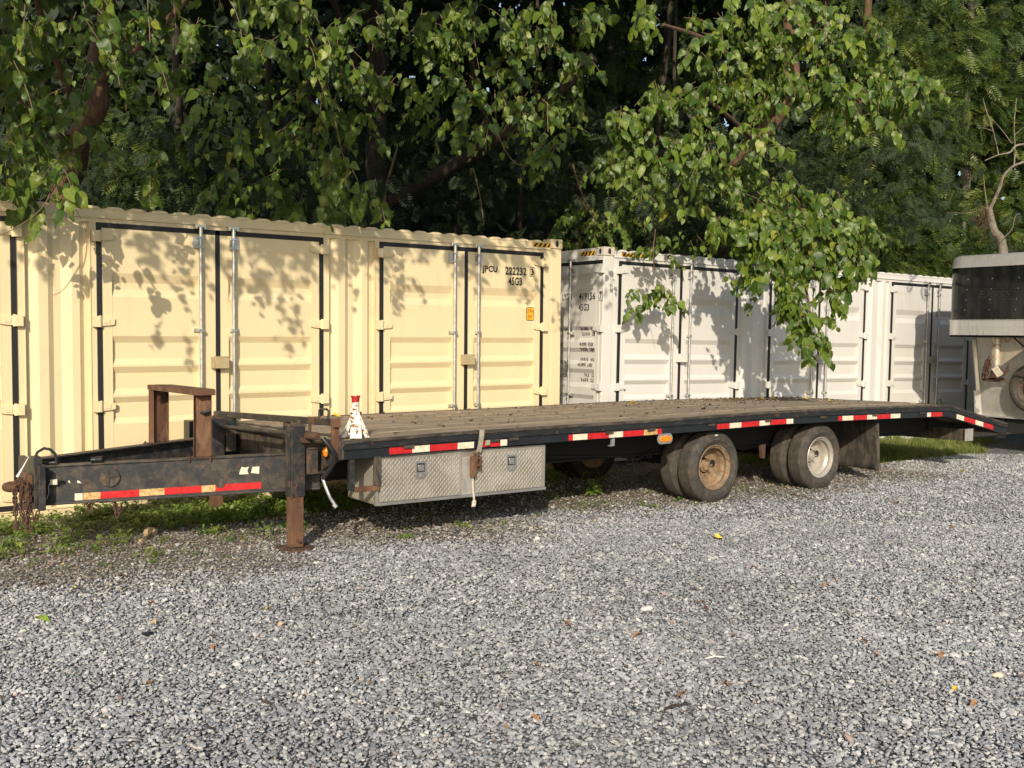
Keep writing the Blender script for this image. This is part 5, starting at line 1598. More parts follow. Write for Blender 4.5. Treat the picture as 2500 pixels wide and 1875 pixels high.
T2 = tree_root('mulberry_tree', 930, 17.5, 'leafy tree with a slanting dark limb hanging over the middle of the cream container', group=GRP)
f = Foliage()
for a in ((700, 70, 150, 80, .2, 30), (640, 170, 80, 70, .0, 14), (800, 170, 110, 90, .2, 26), (760, 300, 90, 80, .1, 22), (880, 90, 110, 90, .2, 24), (870, 290, 60, 60, .0, 10), (850, 400, 60, 60, -.3, 16), (900, 460, 30, 20, -.5, 5),
          (1010, 60, 130, 70, .2, 26), (1140, 70, 130, 90, .1, 34), (1240, 110, 110, 100, .0, 28), (1120, 200, 70, 60, .0, 14), (1230, 210, 120, 50, .0, 18), (1370, 170, 50, 60, -.1, 12), (1390, 230, 50, 35, -.2, 9),
          (1090, 290, 50, 50, -.1, 12), (1160, 310, 60, 40, -.1, 10), (1290, 290, 60, 50, -.2, 11), (1330, 350, 55, 45, -.4, 13), (1310, 50, 90, 50, .0, 14), (990, 200, 40, 30, .0, 5), (950, 200, 30, 30, 0, 4)): clump(f, *a)
clump(f, 1350, 30, 50, 40, -.8, 8)
clump(f, 760, 330, 130, 120, 1.2, 26); clump(f, 620, 480, 150, 70, .9, 22); clump(f, 760, 480, 110, 80, .7, 24)
for px, py in ((520, 510), (560, 520), (600, 520), (640, 530), (690, 545), (720, 560), (540, 560), (590, 570), (640, 590), (570, 620), (600, 650), (620, 680), (650, 700), (680, 730), (640, 740), (600, 720), (700, 770), (665, 830), (730, 690), (700, 640), (740, 540), (790, 540), (830, 555), (860, 580), (880, 620), (870, 660), (850, 600), (800, 570), (760, 600)):
    caster(f, px, py, rng.uniform(3.4, 4.4), 1, spread=.09)
for px, py in ((900, 570), (930, 590), (950, 620), (970, 650), (985, 690), (965, 720), (990, 740), (930, 660), (1010, 700), (900, 620), (1280, 665), (1290, 680), (1320, 700), (1345, 730), (1355, 770), (1330, 640)):
    caster(f, px, py, rng.uniform(3.0, 3.8), 1, spread=.06, L=.28)
overhang(f, 500, 1380, 480, .02, 1.8, 3.2, 5.4)
overhang(f, 500, 1560, 760, 2.6, 13, -5, 1.5, size=.32, L=1.1)
wood_part(T2, 'trunk', [T2.location, at(925, 520, 17.3), at(915, 380, 17.0), at(925, 200, 16.8), at(900, -100, 16.5), at(940, -500, 16.5)], .20, .10, M['bark_dark'])
wood_part(T2, 'limb', [at(940, 500, 17.3), at(1040, 445, 16.6), at(1130, 390, 16.0), at(1225, 330, 15.2), at(1330, 250, 14.4), at(1450, 140, 13.8)], .12, .07, M['bark_dark'])
for pts, r_ in (([at(1208, 220, 12.2), at(1212, 300, 12.1), at(1225, 350, 12), at(1255, 395, 12), at(1290, 406, 12)], .008), ([at(1155, 410, 14), at(1170, 470, 14), at(1182, 550, 14)], .012), ([at(740, 60, 10.6), at(790, 170, 10.6), at(830, 350, 10.6), at(850, 420, 10.6)], .006),
                ([at(1070, 30, 12), at(1105, 75, 12)], .012), ([at(930, 540, 15), at(945, 450, 15), at(970, 360, 15)], .03)):
    wood_part(T2, 'bare_twig', pts, r_, r_ * .5, M['twig'], 6)
for pts, r_ in (([at(1200, 350, 15.4), at(1150, 150, 14), at(1100, -50, 13)], .05), ([at(915, 300, 17), at(850, 100, 14.5), at(780, -80, 12.5)], .06)):
    wood_part(T2, 'limb', pts, r_, r_ * .5, M['bark_dark'], 8)
finish_tree(T2, f)

DENS = 1.05
T3 = tree_root('mulberry_tree', 1775, 19.5, 'leafy tree whose sunlit bough hangs down in front of the white container', group=GRP)
f = Foliage()
YB = 13.0
for a in ((1540, 330, 60, 80, 0, 20), (1500, 390, 45, 60, 0, 11), (1600, 250, 60, 50, .1, 12), (1620, 370, 50, 60, 0, 14), (1580, 420, 40, 40, 0, 8), (1700, 260, 40, 60, 0, 12), (1710, 350, 50, 60, -.1, 16),
          (1750, 160, 60, 50, .1, 12), (1690, 80, 60, 60, .2, 10), (1840, 60, 120, 80, .3, 34), (1960, 70, 130, 80, .3, 38), (2090, 110, 110, 80, .3, 30), (2180, 190, 80, 45, .2, 20), (2230, 200, 40, 25, .1, 6), (1830, 180, 120, 60, .2, 24),
          (1950, 190, 90, 50, .2, 18), (2060, 230, 60, 40, .1, 12), (1860, 260, 60, 40, .1, 10), (1850, 340, 45, 40, 0, 8), (2130, 290, 35, 30, 0, 5), (2060, 260, 40, 30, 0, 6), (1560, 20, 40, 60, -.3, 8), (1450, 40, 30, 60, -.2, 6)): clump(f, *a, Y=YB, size=.145)
for a in ((1760, 545, 45, 28, 0, 10), (1850, 545, 85, 36, 0, 22), (1970, 545, 95, 46, .1, 28), (2070, 560, 70, 40, .2, 18), (1900, 620, 70, 46, -.1, 22), (1985, 630, 62, 42, -.1, 20), (1925, 715, 42, 50, -.2, 15), (1965, 775, 34, 34, -.2, 11), (1988, 825, 20, 20, -.3, 6), (1865, 655, 30, 34, -.1, 7), (2060, 650, 34, 24, .0, 8), (2105, 625, 28, 22, .1, 6), (1820, 600, 30, 28, 0, 6), (2020, 715, 28, 22, -.1, 5)): clump(f, *a, Y=YB, size=.158, depth=.25, L=.38)
for a in ((1700, 470, 70, 40, .5, 8), (1800, 480, 80, 40, .6, 12), (1920, 480, 90, 40, .6, 14), (2030, 500, 60, 40, .6, 8), (1850, 410, 70, 40, .8, 8)): clump(f, *a, Y=YB, size=.145)
for a in ((1600, 620, 25, 40, -.3, 5), (1570, 730, 18, 30, -.3, 4), (1610, 700, 25, 30, -.3, 5), (1640, 740, 18, 22, -.3, 3)): clump(f, *a, Y=13.75, size=.13, depth=.12, L=.3)
for a in ((1420, 530, 40, 50, 3.5, 10), (1390, 580, 30, 30, 3.5, 6), (1500, 540, 60, 40, 3.6, 10), (1700, 490, 150, 60, 5.0, 14), (1560, 540, 120, 60, 5.0, 12), (1850, 480, 100, 50, 5, 8), (2180, 610, 100, 50, 7.4, 30), (2060, 480, 90, 50, 6.0, 12), (2120, 560, 60, 40, 6, 16)): clump(f, *a, Y=YB, size=.13)
for px, py, t in ((1462, 660, 1.3), (1485, 670, 1.3), (1545, 625, 1.5), (1570, 650, 1.5), (1600, 640, 1.6), (1650, 630, 1.7), (1690, 640, 1.8), (1720, 660, 1.9), (1740, 640, 1.9), (1700, 690, 1.8), (1760, 690, 1.9), (1730, 730, 1.9), (1690, 750, 1.8), (1640, 740, 1.6), (1615, 770, 1.5), (1650, 770, 1.6), (1780, 730, 2), (1750, 640, 2), (1770, 800, 2), (1730, 850, 2), (1760, 860, 2), (1785, 900, 2), (1560, 690, 1.5)): caster(f, px, py, t, 1, spread=.05, L=.28)
overhang(f, 1500, 2080, 420, 3.6, 14, -5, .5, size=.32, L=1.1)
wood_part(T3, 'trunk', [T3.location, at(1770, 620, 19.5), at(1790, 420, 18.5), at(1920, 250, 17.8), at(1930, 100, 17.5), at(1900, -300, 17.5)], .19, .10, M['bark'])
for pts, r_ in (([at(1900, 270, 17.8), at(1760, 120, 15.5), at(1620, 60, 14)], .06), ([at(1930, 150, 17.5), at(2020, 0, 15), at(2100, -100, 14)], .06), ([at(1790, 400, 18.4), at(1900, 450, 15.5), at(1960, 520, 13.6), at(1960, 640, 13.1), at(1980, 780, 12.9)], .035), ([at(1850, 350, 18), at(1700, 230, 14.5), at(1560, 270, 13.2)], .04)):
    wood_part(T3, 'limb', pts, r_, r_ * .35, M['bark'], 8)
for pts, r_ in (([at(1398, 400, 13.6), at(1420, 470, 13.6), at(1460, 545, 13.6)], .012), ([at(1412, 480, 13.6), at(1440, 520, 13.7), at(1465, 560, 13.8)], .006), ([at(1850, 200, 13.2), at(1840, 240, 13.1), at(1825, 270, 13.1)], .007), ([at(1600, 560, 12.9), at(1595, 640, 12.8), at(1620, 720, 12.7)], .006)):
    wood_part(T3, 'bare_twig', pts, r_, r_ * .5, M['bark'], 6)
finish_tree(T3, f)

# ---- pinnate-leaved trees at the right and behind
def frond_mesh(seed, mat, n=8):
    r_ = np.random.default_rng(seed); b = MB()
    for i in range(n * 2 + 1):
        k = i // 2; sg = 1 if i % 2 else -1
        y = .12 + k * .11; L_ = .30 * math.sin(math.pi * (k + 1.6) / (n + 2.2)) + .06
        if i == n * 2: sg = 0; y = .12 + n * .11 - .04
        dx, dy = (sg * .95, .42) if sg else (0, 1)
        x0, y0, z0 = 0, y, -.25 * y * y
        tx, ty, tz = x0 + dx * L_, y0 + dy * L_ , z0 - .10 * L_ + r_.normal(0, .02)
        wx, wy = -dy * .045, dx * .045
        mx_, my_ = (x0 + tx) / 2, (y0 + ty) / 2; mz = (z0 + tz) / 2 + .012
        b.add([(x0, y0, z0), (mx_ + wx, my_ + wy, mz - .015), (tx, ty, tz), (mx_ - wx, my_ - wy, mz - .015)], [(0, 1, 2), (0, 2, 3)])
    b.tube([(0, 0, 0), (0, .5, -.06), (0, 1.0, -.25)], .006, 3, caps=False)
    me = b.mesh('frond', mat)
    return me
c_frond = proto_collection('frond', [frond_mesh(i, M['leaf_frond'], 6 + i % 3) for i in range(4)])
def frond_cloud(blobs, per=1.0, size=.42):
    P_, T_, N_, S_ = [], [], [], []
    for (px, py, Y, rx, ry, n_) in blobs:
        c = at(px, py, Y); ax = rx / FPX * Y; az = ry / FPX * Y
        for _ in range(int(n_ * per)):
            u = rng.normal(0, 1, 3); u /= np.linalg.norm(u); u[1] = -abs(u[1]) if rng.uniform() < .75 else u[1]
            r_ = rng.uniform(.55, 1.0) ** .6
            p = c + u * np.array((ax, (ax + az) * .45, az)) * r_
            t = u * .7 + np.array((0, -.2, -.35)) + rng.normal(0, .35, 3)
            nn = np.array((0, -.5, .8)) + rng.normal(0, .3, 3)
            P_.append(p); T_.append(t); N_.append(nn); S_.append(size * rng.uniform(.7, 1.25))
    fo = Foliage(); fo.p, fo.t, fo.n, fo.s = P_, T_, N_, S_
    return fo.arrays()
def pinnate_tree(px, Y, label, blobs, trunk, r=.12, mat='bark', size=.42, coll=None, grp='feathery-leaved trees behind the containers'):
    root = tree_root('walnut_tree', px, Y, label, group=grp)
    P_, Rm, S_ = frond_cloud(blobs, size=size)
    scatter('crown', P_ - np.array(root.location), eulers(Rm), S_, rng.integers(0, 4, len(P_)), coll or c_frond, root, kind='stuff')
    wood_part(root, 'trunk', [root.location] + trunk, r, r * .5, M[mat])
    return root
pinnate_tree(2040, 21, 'feathery-leaved tree standing just right of the sunlit hanging bough', [(2150, 320, 20, 150, 90, 240), (2060, 400, 20.5, 130, 90, 200), (2200, 420, 20.5, 110, 80, 160), (2110, 480, 20.5, 140, 70, 160), (2230, 250, 20, 110, 70, 140), (2250, 120, 20.5, 150, 90, 220), (2150, 20, 21, 170, 90, 160), (2240, 560, 20.5, 90, 50, 90)],
             [at(2050, 500, 21), at(2090, 300, 21), at(2120, 0, 21), at(2120, -300, 21)])
pinnate_tree(2330, 24, 'tall feathery-leaved tree with a broken pale trunk above the white container', [(2330, 60, 23, 170, 120, 300), (2440, 160, 23.5, 120, 120, 220), (2330, 230, 23, 130, 90, 220), (2430, 330, 24, 110, 80, 150), (2290, 350, 23.5, 90, 60, 100), (2500, 60, 24, 100, 120, 150), (2330, -160, 23, 200, 120, 200)],
             [at(2350, 560, 24), at(2360, 420, 23.6), at(2358, 290, 23.2), at(2370, 60, 23.4), at(2380, -200, 24)], r=.12, mat='bark_pale')
pinnate_tree(2280, 22, 'low feathery-leaved tree over the roof of the white container at the right', [(2250, 640, 20.5, 110, 40, 150), (2150, 640, 20.2, 100, 40, 100), (2330, 620, 21, 110, 45, 140), (2400, 570, 22, 90, 50, 110), (2300, 540, 22, 90, 50, 120), (2420, 500, 22.5, 80, 60, 100)],
             [at(2285, 560, 22), at(2300, 470, 22)], r=.08)
pinnate_tree(2540, 23, 'feathery-leaved tree behind the livestock trailer', [(2500, 480, 23, 110, 90, 180), (2520, 600, 23, 110, 60, 140), (2600, 300, 23, 130, 150, 200), (2480, 250, 24.5, 80, 80, 120), (2700, 400, 22, 160, 200, 220)],
             [at(2560, 400, 23), at(2560, 0, 23)])
pinnate_tree(1480, 24, 'dim feathery-leaved tree in the gap above the right end of the cream container', [(1440, 130, 22, 110, 100, 150), (1400, 300, 22.5, 110, 120, 150), (1600, 120, 22.5, 120, 90, 140), (1480, 460, 23, 120, 80, 120), (1650, 520, 22, 110, 70, 110), (1250, 430, 22.5, 150, 90, 130)],
             [at(1500, 400, 24), at(1490, 100, 23.5), at(1480, -200, 23)], mat='bark_dark')
pinnate_tree(450, 20, 'dim feathery-leaved tree in the shade above the left of the cream container', [(400, 430, 18.5, 130, 60, 110), (500, 380, 18.5, 100, 60, 90), (330, 330, 19, 100, 80, 90)],
             [at(440, 400, 20), at(430, 100, 19.5), at(430, -200, 19)], mat='bark_dark')
# dead tree at the far right
DT = tree_root('dead_tree', 2470, 19.5, 'leafless dead tree with pale crooked branches at the right edge', 'tree')
wood_part(DT, 'trunk', [DT.location, at(2452, 640, 19.5), at(2425, 560, 19.3), at(2412, 505, 19.2)], .10, .065, M['bark_pale'])
for pts, r_ in (([at(2415, 515, 19.2), at(2440, 460, 19), at(2450, 430, 18.9), at(2475, 405, 18.8), at(2510, 390, 18.7), at(2560, 350, 18.6)], .036), ([at(2476, 405, 18.8), at(2478, 360, 18.8), at(2476, 300, 18.8), at(2482, 240, 18.9)], .014),
                ([at(2500, 352, 18.6), at(2480, 356, 18.6), at(2465, 372, 18.6), at(2438, 378, 18.6), at(2404, 392, 18.6)], .022), ([at(2438, 378, 18.6), at(2425, 320, 18.6), at(2408, 270, 18.6), at(2400, 240, 18.6)], .012),
                ([at(2425, 320, 18.6), at(2395, 310, 18.6)], .006), ([at(2470, 350, 18.7), at(2440, 310, 18.7), at(2410, 280, 18.7)], .008), ([at(2476, 330, 18.8), at(2500, 310, 18.8)], .008),
                ([at(2410, 505, 19.2), at(2404, 460, 19.2), at(2400, 415, 19.2)], .012), ([at(2406, 510, 19.2), at(2360, 520, 19.2), at(2310, 518, 19.2)], .008), ([at(2440, 590, 19.3), at(2470, 560, 19.2), at(2478, 530, 19.2), at(2490, 520, 19.2)], .01)):
    wood_part(DT, 'branch', pts, r_, r_ * .4, M['bark_pale'], 7)
b = MB()
for _ in range(120):
    c = at(2400, 530, 19.1) + rng.normal(0, .07, 3) * np.array((1, 1, 1.6)); d = rng.normal(0, .05, 3) + np.array((0, 0, -.08))
    b.tube([tuple(c - np.array(DT.location)), tuple(c + d - np.array(DT.location))], .004, 3, caps=False)
b.build('vine_tangle', M['rust_dark'], DT, kind='stuff')
# scattered stems in the dark
for px, Y, rr_, y_top, lb_ in ((640, 19, .07, 0, 'thin dark trunk behind the roof over the widest cream doors'), (1090, 21, .08, 100, 'thin shaded trunk behind the long slanting limb'), (1250, 20, .05, 200, 'slender shaded stem above the lettered cream door'), (1400, 22, .1, -100, 'dark trunk in the gap between the cream and the white container'), (1610, 21, .07, 100, 'shaded trunk behind the front doors of the white container'), (1665, 20, .05, 380, 'short shaded stem left of the sunlit hanging bough'), (2290, 27, .1, -100, 'distant dark trunk left of the dead tree'), (770, 22, .09, 0, 'dark trunk deep in the wood between the two pairs of cream doors'), (1330, 24, .09, 0, 'farthest dim trunk above the striped corner of the cream container')):
    root = tree_root('young_tree', px, Y, lb_, group='thin trunks in the shaded wood')
    x1_ = px + rng.normal(0, 40)
    wood_part(root, 'trunk', [root.location, at((px + x1_) / 2 + rng.normal(0, 12), 350, Y), at(x1_, y_top, Y), at(x1_ + rng.normal(0, 50), y_top - 400, Y)], rr_, rr_ * .6, M['bark_dark'], 8)
# deep wood and undergrowth
def wood_mass(name, label, boxes, size, coll, k):
    fo = Foliage()
    for (x0, x1, y0, y1, Y0, Y1, n_) in boxes:
        for _ in range(n_):
            Y = rng.uniform(Y0, Y1); p = at(rng.uniform(x0, x1), rng.uniform(y0, y1), Y)
            p = p + rng.normal(0, .3, 3)
            for q in range(5):
                fo.p.append(p + rng.normal(0, .28, 3)); fo.t.append(rng.normal(0, .6, 3) + np.array((0, 0, -.5))); fo.n.append(np.array((0, -.5, .7)) + rng.normal(0, .5, 3)); fo.s.append(size * rng.uniform(.6, 1.3))
    P_, Rm, S_ = fo.arrays()
    return scatter(name, P_, eulers(Rm), S_, rng.integers(0, k, len(P_)), coll, kind='stuff', label=label)
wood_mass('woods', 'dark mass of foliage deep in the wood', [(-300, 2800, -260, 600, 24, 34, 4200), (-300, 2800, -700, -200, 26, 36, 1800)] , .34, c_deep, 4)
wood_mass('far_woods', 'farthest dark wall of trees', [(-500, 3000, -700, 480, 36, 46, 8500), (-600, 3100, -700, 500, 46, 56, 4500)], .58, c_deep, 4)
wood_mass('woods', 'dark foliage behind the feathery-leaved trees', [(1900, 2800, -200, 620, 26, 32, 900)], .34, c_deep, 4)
c_fd = proto_collection('shade_painted_frond', [frond_mesh(10 + i, M['frond_deep'], 6) for i in range(4)])
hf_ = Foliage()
overhang(hf_, -700, 1650, 1500, 6.5, 19, -12, -4, size=.42, L=1.5)  # oversized leaves added out of view to block sun from the wood
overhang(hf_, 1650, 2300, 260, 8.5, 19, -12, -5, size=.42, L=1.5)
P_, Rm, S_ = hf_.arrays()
scatter('added_shade_canopy', P_, eulers(Rm), S_, rng.integers(0, 4, len(P_)), c_deep, kind='stuff', label='unseen leaf canopy added above the view to shade the wood')
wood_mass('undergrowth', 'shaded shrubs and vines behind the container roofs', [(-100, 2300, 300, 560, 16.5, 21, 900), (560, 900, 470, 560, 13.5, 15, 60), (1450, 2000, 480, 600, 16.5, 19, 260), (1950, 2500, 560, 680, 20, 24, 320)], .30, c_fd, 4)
print('trees done')

# ------------------------------------------------------------------ weeds, grass, litter
def weed_mesh(seed, mat, n=14, h=.5):
    r_ = np.random.default_rng(seed); b = MB()
    for i in range(n):
        a = r_.uniform(0, 6.28); r0 = r_.uniform(.02, .3); z0 = r_.uniform(.05, h); L_ = r_.uniform(.16, .34); w = L_ * r_.uniform(.28, .45)
        el = r_.uniform(-.2, .9)
        c = Vector((r0 * math.cos(a), r0 * math.sin(a), z0)); d = Vector((math.cos(a) * math.cos(el), math.sin(a) * math.cos(el), math.sin(el)))
        s = d.cross(Vector((0, 0, 1))).normalized(); u = s.cross(d)
        m_ = c + d * L_ * .5 + u * .02; t = c + d * L_ - Vector((0, 0, L_ * .2))
        b.add([c, c + d * L_ * .28 + s * w * .42, m_ + s * w * .5 - u * .01, t, m_ - s * w * .5 - u * .01, c + d * L_ * .28 - s * w * .42, m_], [(0, 1, 6), (1, 2, 6), (2, 3, 6), (3, 4, 6), (4, 5, 6), (5, 0, 6)])
        if i % 3 == 0: b.tube([(0, 0, 0), tuple(c)], .008, 3, caps=False)
    return b.mesh('weed', mat)
def tuft_mesh(seed, mat, n=22):
    r_ = np.random.default_rng(seed); b = MB()
    for i in range(n):
        a = r_.uniform(0, 6.28); p = Vector((r_.normal(0, .12), r_.normal(0, .12), 0)); h = r_.uniform(.45, 1.0); le = r_.uniform(.1, .5)
        d = Vector((math.cos(a), math.sin(a), 0)); s = Vector((-d.y, d.x, 0)) * .022
        m_ = p + d * le * .35 + Vector((0, 0, h * .6)); t = p + d * le + Vector((0, 0, h * r_.uniform(.75, 1)))
        b.add([p - s, p + s, m_ + s * .7, t, m_ - s * .7], [(0, 1, 2, 4), (4, 2, 3)])
    return b.mesh('tuft', mat)
c_weed = proto_collection('weed_plant', [weed_mesh(i, M['weed'], 12 + 2 * i, .3 + .1 * (i % 3)) for i in range(4)])
c_tuft = proto_collection('grass_tuft', [tuft_mesh(i, M['grass']) for i in range(4)])
def place(region, n, dens=None):
    """region in trailer ground coordinates (a, c)"""
    a0, a1, c0, c1 = region; out = []
    while len(out) < n:
        a = rng.uniform(a0, a1); c = rng.uniform(c0, c1)
        p = T_ORG + TA * a + TC * c
        if dens is None or rng.uniform() < dens(a, c, p): out.append((p.x, p.y, -.004))
    return np.array(out)
def put(name, label, P_, coll, s0, s1, k=4):
    n_ = len(P_); r_ = np.zeros((n_, 3)); r_[:, 2] = rng.uniform(0, 6.28, n_); r_[:, :2] = rng.normal(0, .12, (n_, 2))
    return scatter(name, P_, r_, rng.uniform(s0, s1, n_), rng.integers(0, k, n_), coll, kind='stuff', label=label)
def in_front_of_wall(p, lo=.03):
    q = p - A_ORG
    return (q.x * AC.x + q.y * AC.y) > lo
vn = lambda p, s, sd_: float(vnoise(np.array([p.x]), np.array([p.y]), s, sd_)[0])
PW = [place((-2.4, 1.2, -3.6, -1.55), 560, lambda a, c, p: (in_front_of_wall(p) and (p - A_ORG).dot(AC) < 1.05 + .5 * (vn(p, 1.5, 4) - .5)) * min(1, (vn(p, 2.2, 5) * 1.6) ** 2)),
      place((-3.2, -1.3, -1.7, -.4), 75, lambda a, c, p: (vn(p, 2.5, 9) > .56) * 1.0),
      place((-1.1, .2, -1.25, -.8), 12), place((1.2, 4.5, -4, -2.0), 130, lambda a, c, p: in_front_of_wall(p) * 1.0)]
put('weeds', 'low green weeds along the foot of the cream container', np.concatenate(PW), c_weed, .12, .30)
PW = [place((-2.4, 6, -3.9, -.2), 180, lambda a, c, p: in_front_of_wall(p) * (vn(p, 2, 12) > .5) * .9), place((.5, 7, -.9, .1), 55, lambda a, c, p: (vn(p, 3, 14) > .62) * 1.0), place((7, 13, -.6, 1.5), 26)]
put('seedlings', 'small scattered seedlings in the stony soil', np.concatenate(PW), c_weed, .05, .12)
PW = [place((8.3, 11.9, -3.6, -1.15), 2600, lambda a, c, p: ((p - B_ORG).dot(BC) > .03) * min(1, .25 + 1.2 * (vn(p, 1.3, 21)))), place((7.2, 9.5, -3.4, -1.6), 500, lambda a, c, p: ((p - B_ORG).dot(BC) > .03) * 1.0),
      place((11.5, 13.5, -3.2, -1.8), 260, lambda a, c, p: ((p - B_ORG).dot(BC) > .03) * 1.0)]
put('grass', 'strip of rough grass under the tail of the trailer', np.concatenate(PW), c_tuft, .06, .17)
PW = place((8.4, 12.6, -3.3, -1.3), 14); put('tall_grass', 'taller grass stalks by the white container', PW, c_tuft, .22, .36)

def plant(name, p, label, n_leaf, size, h, seed, spread=.7, mat='weed', cat='plant'):
    r_ = np.random.default_rng(seed)
    root = empty(name, tuple(p), label=label, cat=cat)
    for i in range(n_leaf):
        a = i * 2.4 + r_.uniform(-.3, .3); z = h * (.15 + .85 * (i / n_leaf)); sc_ = size * (1.1 - .5 * i / n_leaf) * r_.uniform(.8, 1.15)
        el = r_.uniform(-.35, .35); t = np.array((math.cos(a) * math.cos(el), math.sin(a) * math.cos(el), math.sin(el)))
        nn = np.array((0, -.25, 1.)) + r_.normal(0, .25, 3); nn -= t * (nn @ t); nn /= np.linalg.norm(nn); x = np.cross(t, nn)
        o = link('leaf', plant_leafs[i % 3], root)
        m4 = np.eye(4); m4[:3, :3] = np.stack([x, t, nn], 1) * sc_; m4[:3, 3] = (math.cos(a) * size * spread * .45, math.sin(a) * size * spread * .45, z)
        o.matrix_local = Matrix(m4.tolist())
    MB().tube([(0, 0, -.01), (.01, 0, h * .5), (0, .01, h)], .005, 6).build('stem', M['twig_green'], root)
    return root
plant_leafs = [heart_leaf(40 + i, M['weed']) for i in range(3)]
plant('nettle_plant', gat(1450, 1212), 'bushy light green nettle-like plant on the gravel between the tool boxes and the front wheel', 34, .075, .19, 3, 1.1)
plant('broadleaf_weed', gat(610, 1215), 'broad-leaved weed in the shade behind the landing leg', 9, .15, .10, 5, .6)
plant('broadleaf_weed', gat(515, 1300), 'broad-leaved weed in the sun at the foot of the far landing leg', 12, .075, .05, 6, .9)
plant('seedling', gat(985, 1312), 'small green seedling on the gravel below the tool boxes', 12, .045, .03, 7, 1.4)
plant('seedling', gat(1130, 1285), 'low green seedling near the shadow edge below the strap', 14, .04, .03, 8, 2.0)
plant('seedling', gat(1590, 1240), 'pair of bright leaves growing in gravel left of the front wheel', 6, .055, .04, 9, 1.0)

# loose stones, sticks and scraps
def rock(p, s, label, mat, seed, flat=.55, name='rock'):
    r_ = np.random.default_rng(seed); bm = bmesh.new(); bmesh.ops.create_icosphere(bm, subdivisions=2, radius=.5)
    for v in bm.verts:
        k = 1 + .18 * math.sin(v.co.x * 7 + seed) + r_.uniform(-.07, .07); v.co = Vector((v.co.x * s * k, v.co.y * s * .7 * k, v.co.z * s * flat * k))
    me = bpy.data.meshes.new(name); bm.to_mesh(me); bm.free(); me.materials.append(mat)
    o = link(name, me); o.location = (p[0], p[1], s * flat * .28); o.rotation_euler = (0, 0, r_.uniform(0, 3)); return tag(o, label, 'rock')
tan = plain('tan_sandstone', (.42, .31, .17), .85, var=.25, scale=14); pale = plain('white_stone', (.66, .64, .60), .8, var=.1); tan2 = plain('dull_stone', (.33, .29, .22), .85, var=.2)
rock(gat(366, 1308), .145, 'tan block of sandstone on the ground below the tongue', tan, 1, .6)
rock(gat(345, 1322), .06, 'small tan chip beside the sandstone block', tan, 2, .5)
rock(gat(60, 1290), .11, 'pale flat stone under the hanging chains', tan2, 3, .4)
rock(gat(220, 1280), .10, 'dull stone among the weeds under the tongue', tan2, 4, .4)
rock(gat(1578, 1490), .085, 'white stone lying alone on the grey gravel in front of the wheels', pale, 5, .45)
rock(gat(2434, 1652), .06, 'cream coloured stone in the gravel at the lower right', plain('cream_stone', (.62, .55, .40), .8), 6, .5)
def stick(pts, r, label, mat, name='stick', cat='stick'):
    p0 = np.array(pts[0]); b = MB(); b.tube([tuple(np.array(p) - p0) for p in pts], [r, r * 1.1, r * .8, r * .5][:len(pts)], 6)
    o = b.build(name, mat); o.location = tuple(p0); return tag(o, label, cat)
stick([gat(1622, 1732, .02), gat(1640, 1722, .035), gat(1665, 1719, .03), gat(1688, 1718, .025)], .006, 'dark curved stick on the near gravel', M['bark_dark'])
stick([gat(1722, 1608, .02), gat(1745, 1602, .035), gat(1768, 1604, .03), gat(1775, 1602, .025)], .004, 'thin white plastic strip on the gravel', pale, 'plastic_strip', 'litter')
stick([gat(1925, 1205, .02), gat(1960, 1212, .04), gat(2000, 1222, .03), gat(2030, 1216, .02)], .006, 'reddish twig lying behind the rear wheel', M['bark'])
stick([gat(1812, 1152, .02), gat(1830, 1158, .05), gat(1845, 1175, .03)], .006, 'brown root curling out beside the front wheel', M['bark'])
stick([gat(350, 1548, .015), gat(362, 1547, .02), gat(372, 1545, .015)], .012, 'black rubber scrap in the gravel at the left', M['hose'], 'rubber_scrap', 'litter')
stick([gat(640, 1712, .015), gat(655, 1715, .02), gat(665, 1719, .015)], .006, 'short dark stick in the near gravel below the landing leg', M['bark_dark'])

# fallen leaves
fl_mats = {'brown': plain('brown_leaf', (.26, .115, .05), .8, var=.35, scale=60), 'yellow': plain('yellow_leaf', (.62, .46, .06), .7, var=.25, scale=60), 'orange': plain('orange_leaf', (.32, .165, .07), .8, var=.3, scale=60),
           'green': plain('green_fallen_leaf', (.20, .30, .04), .6, var=.2, scale=60), 'tan': plain('tan_leaf', (.46, .32, .19), .8, var=.3, scale=60), 'dark': plain('dark_leaf', (.09, .04, .03), .8, var=.3, scale=60)}
fl_me = {k: [heart_leaf(60 + i, m_) for i in range(3)] for k, m_ in fl_mats.items()}
def fallen(p, col, size, label, z=.022, group=None):
    o = link('fallen_leaf', fl_me[col][int(rng.integers(0, 3))]); o.location = (p[0], p[1], p[2] + z if len(p) > 2 else z)
    o.rotation_euler = (rng.uniform(-.5, .5), rng.uniform(-.5, .5), rng.uniform(0, 6.28)); o.scale = (size * .8, size, size * 1.6)
    return tag(o, label, 'leaf', group)
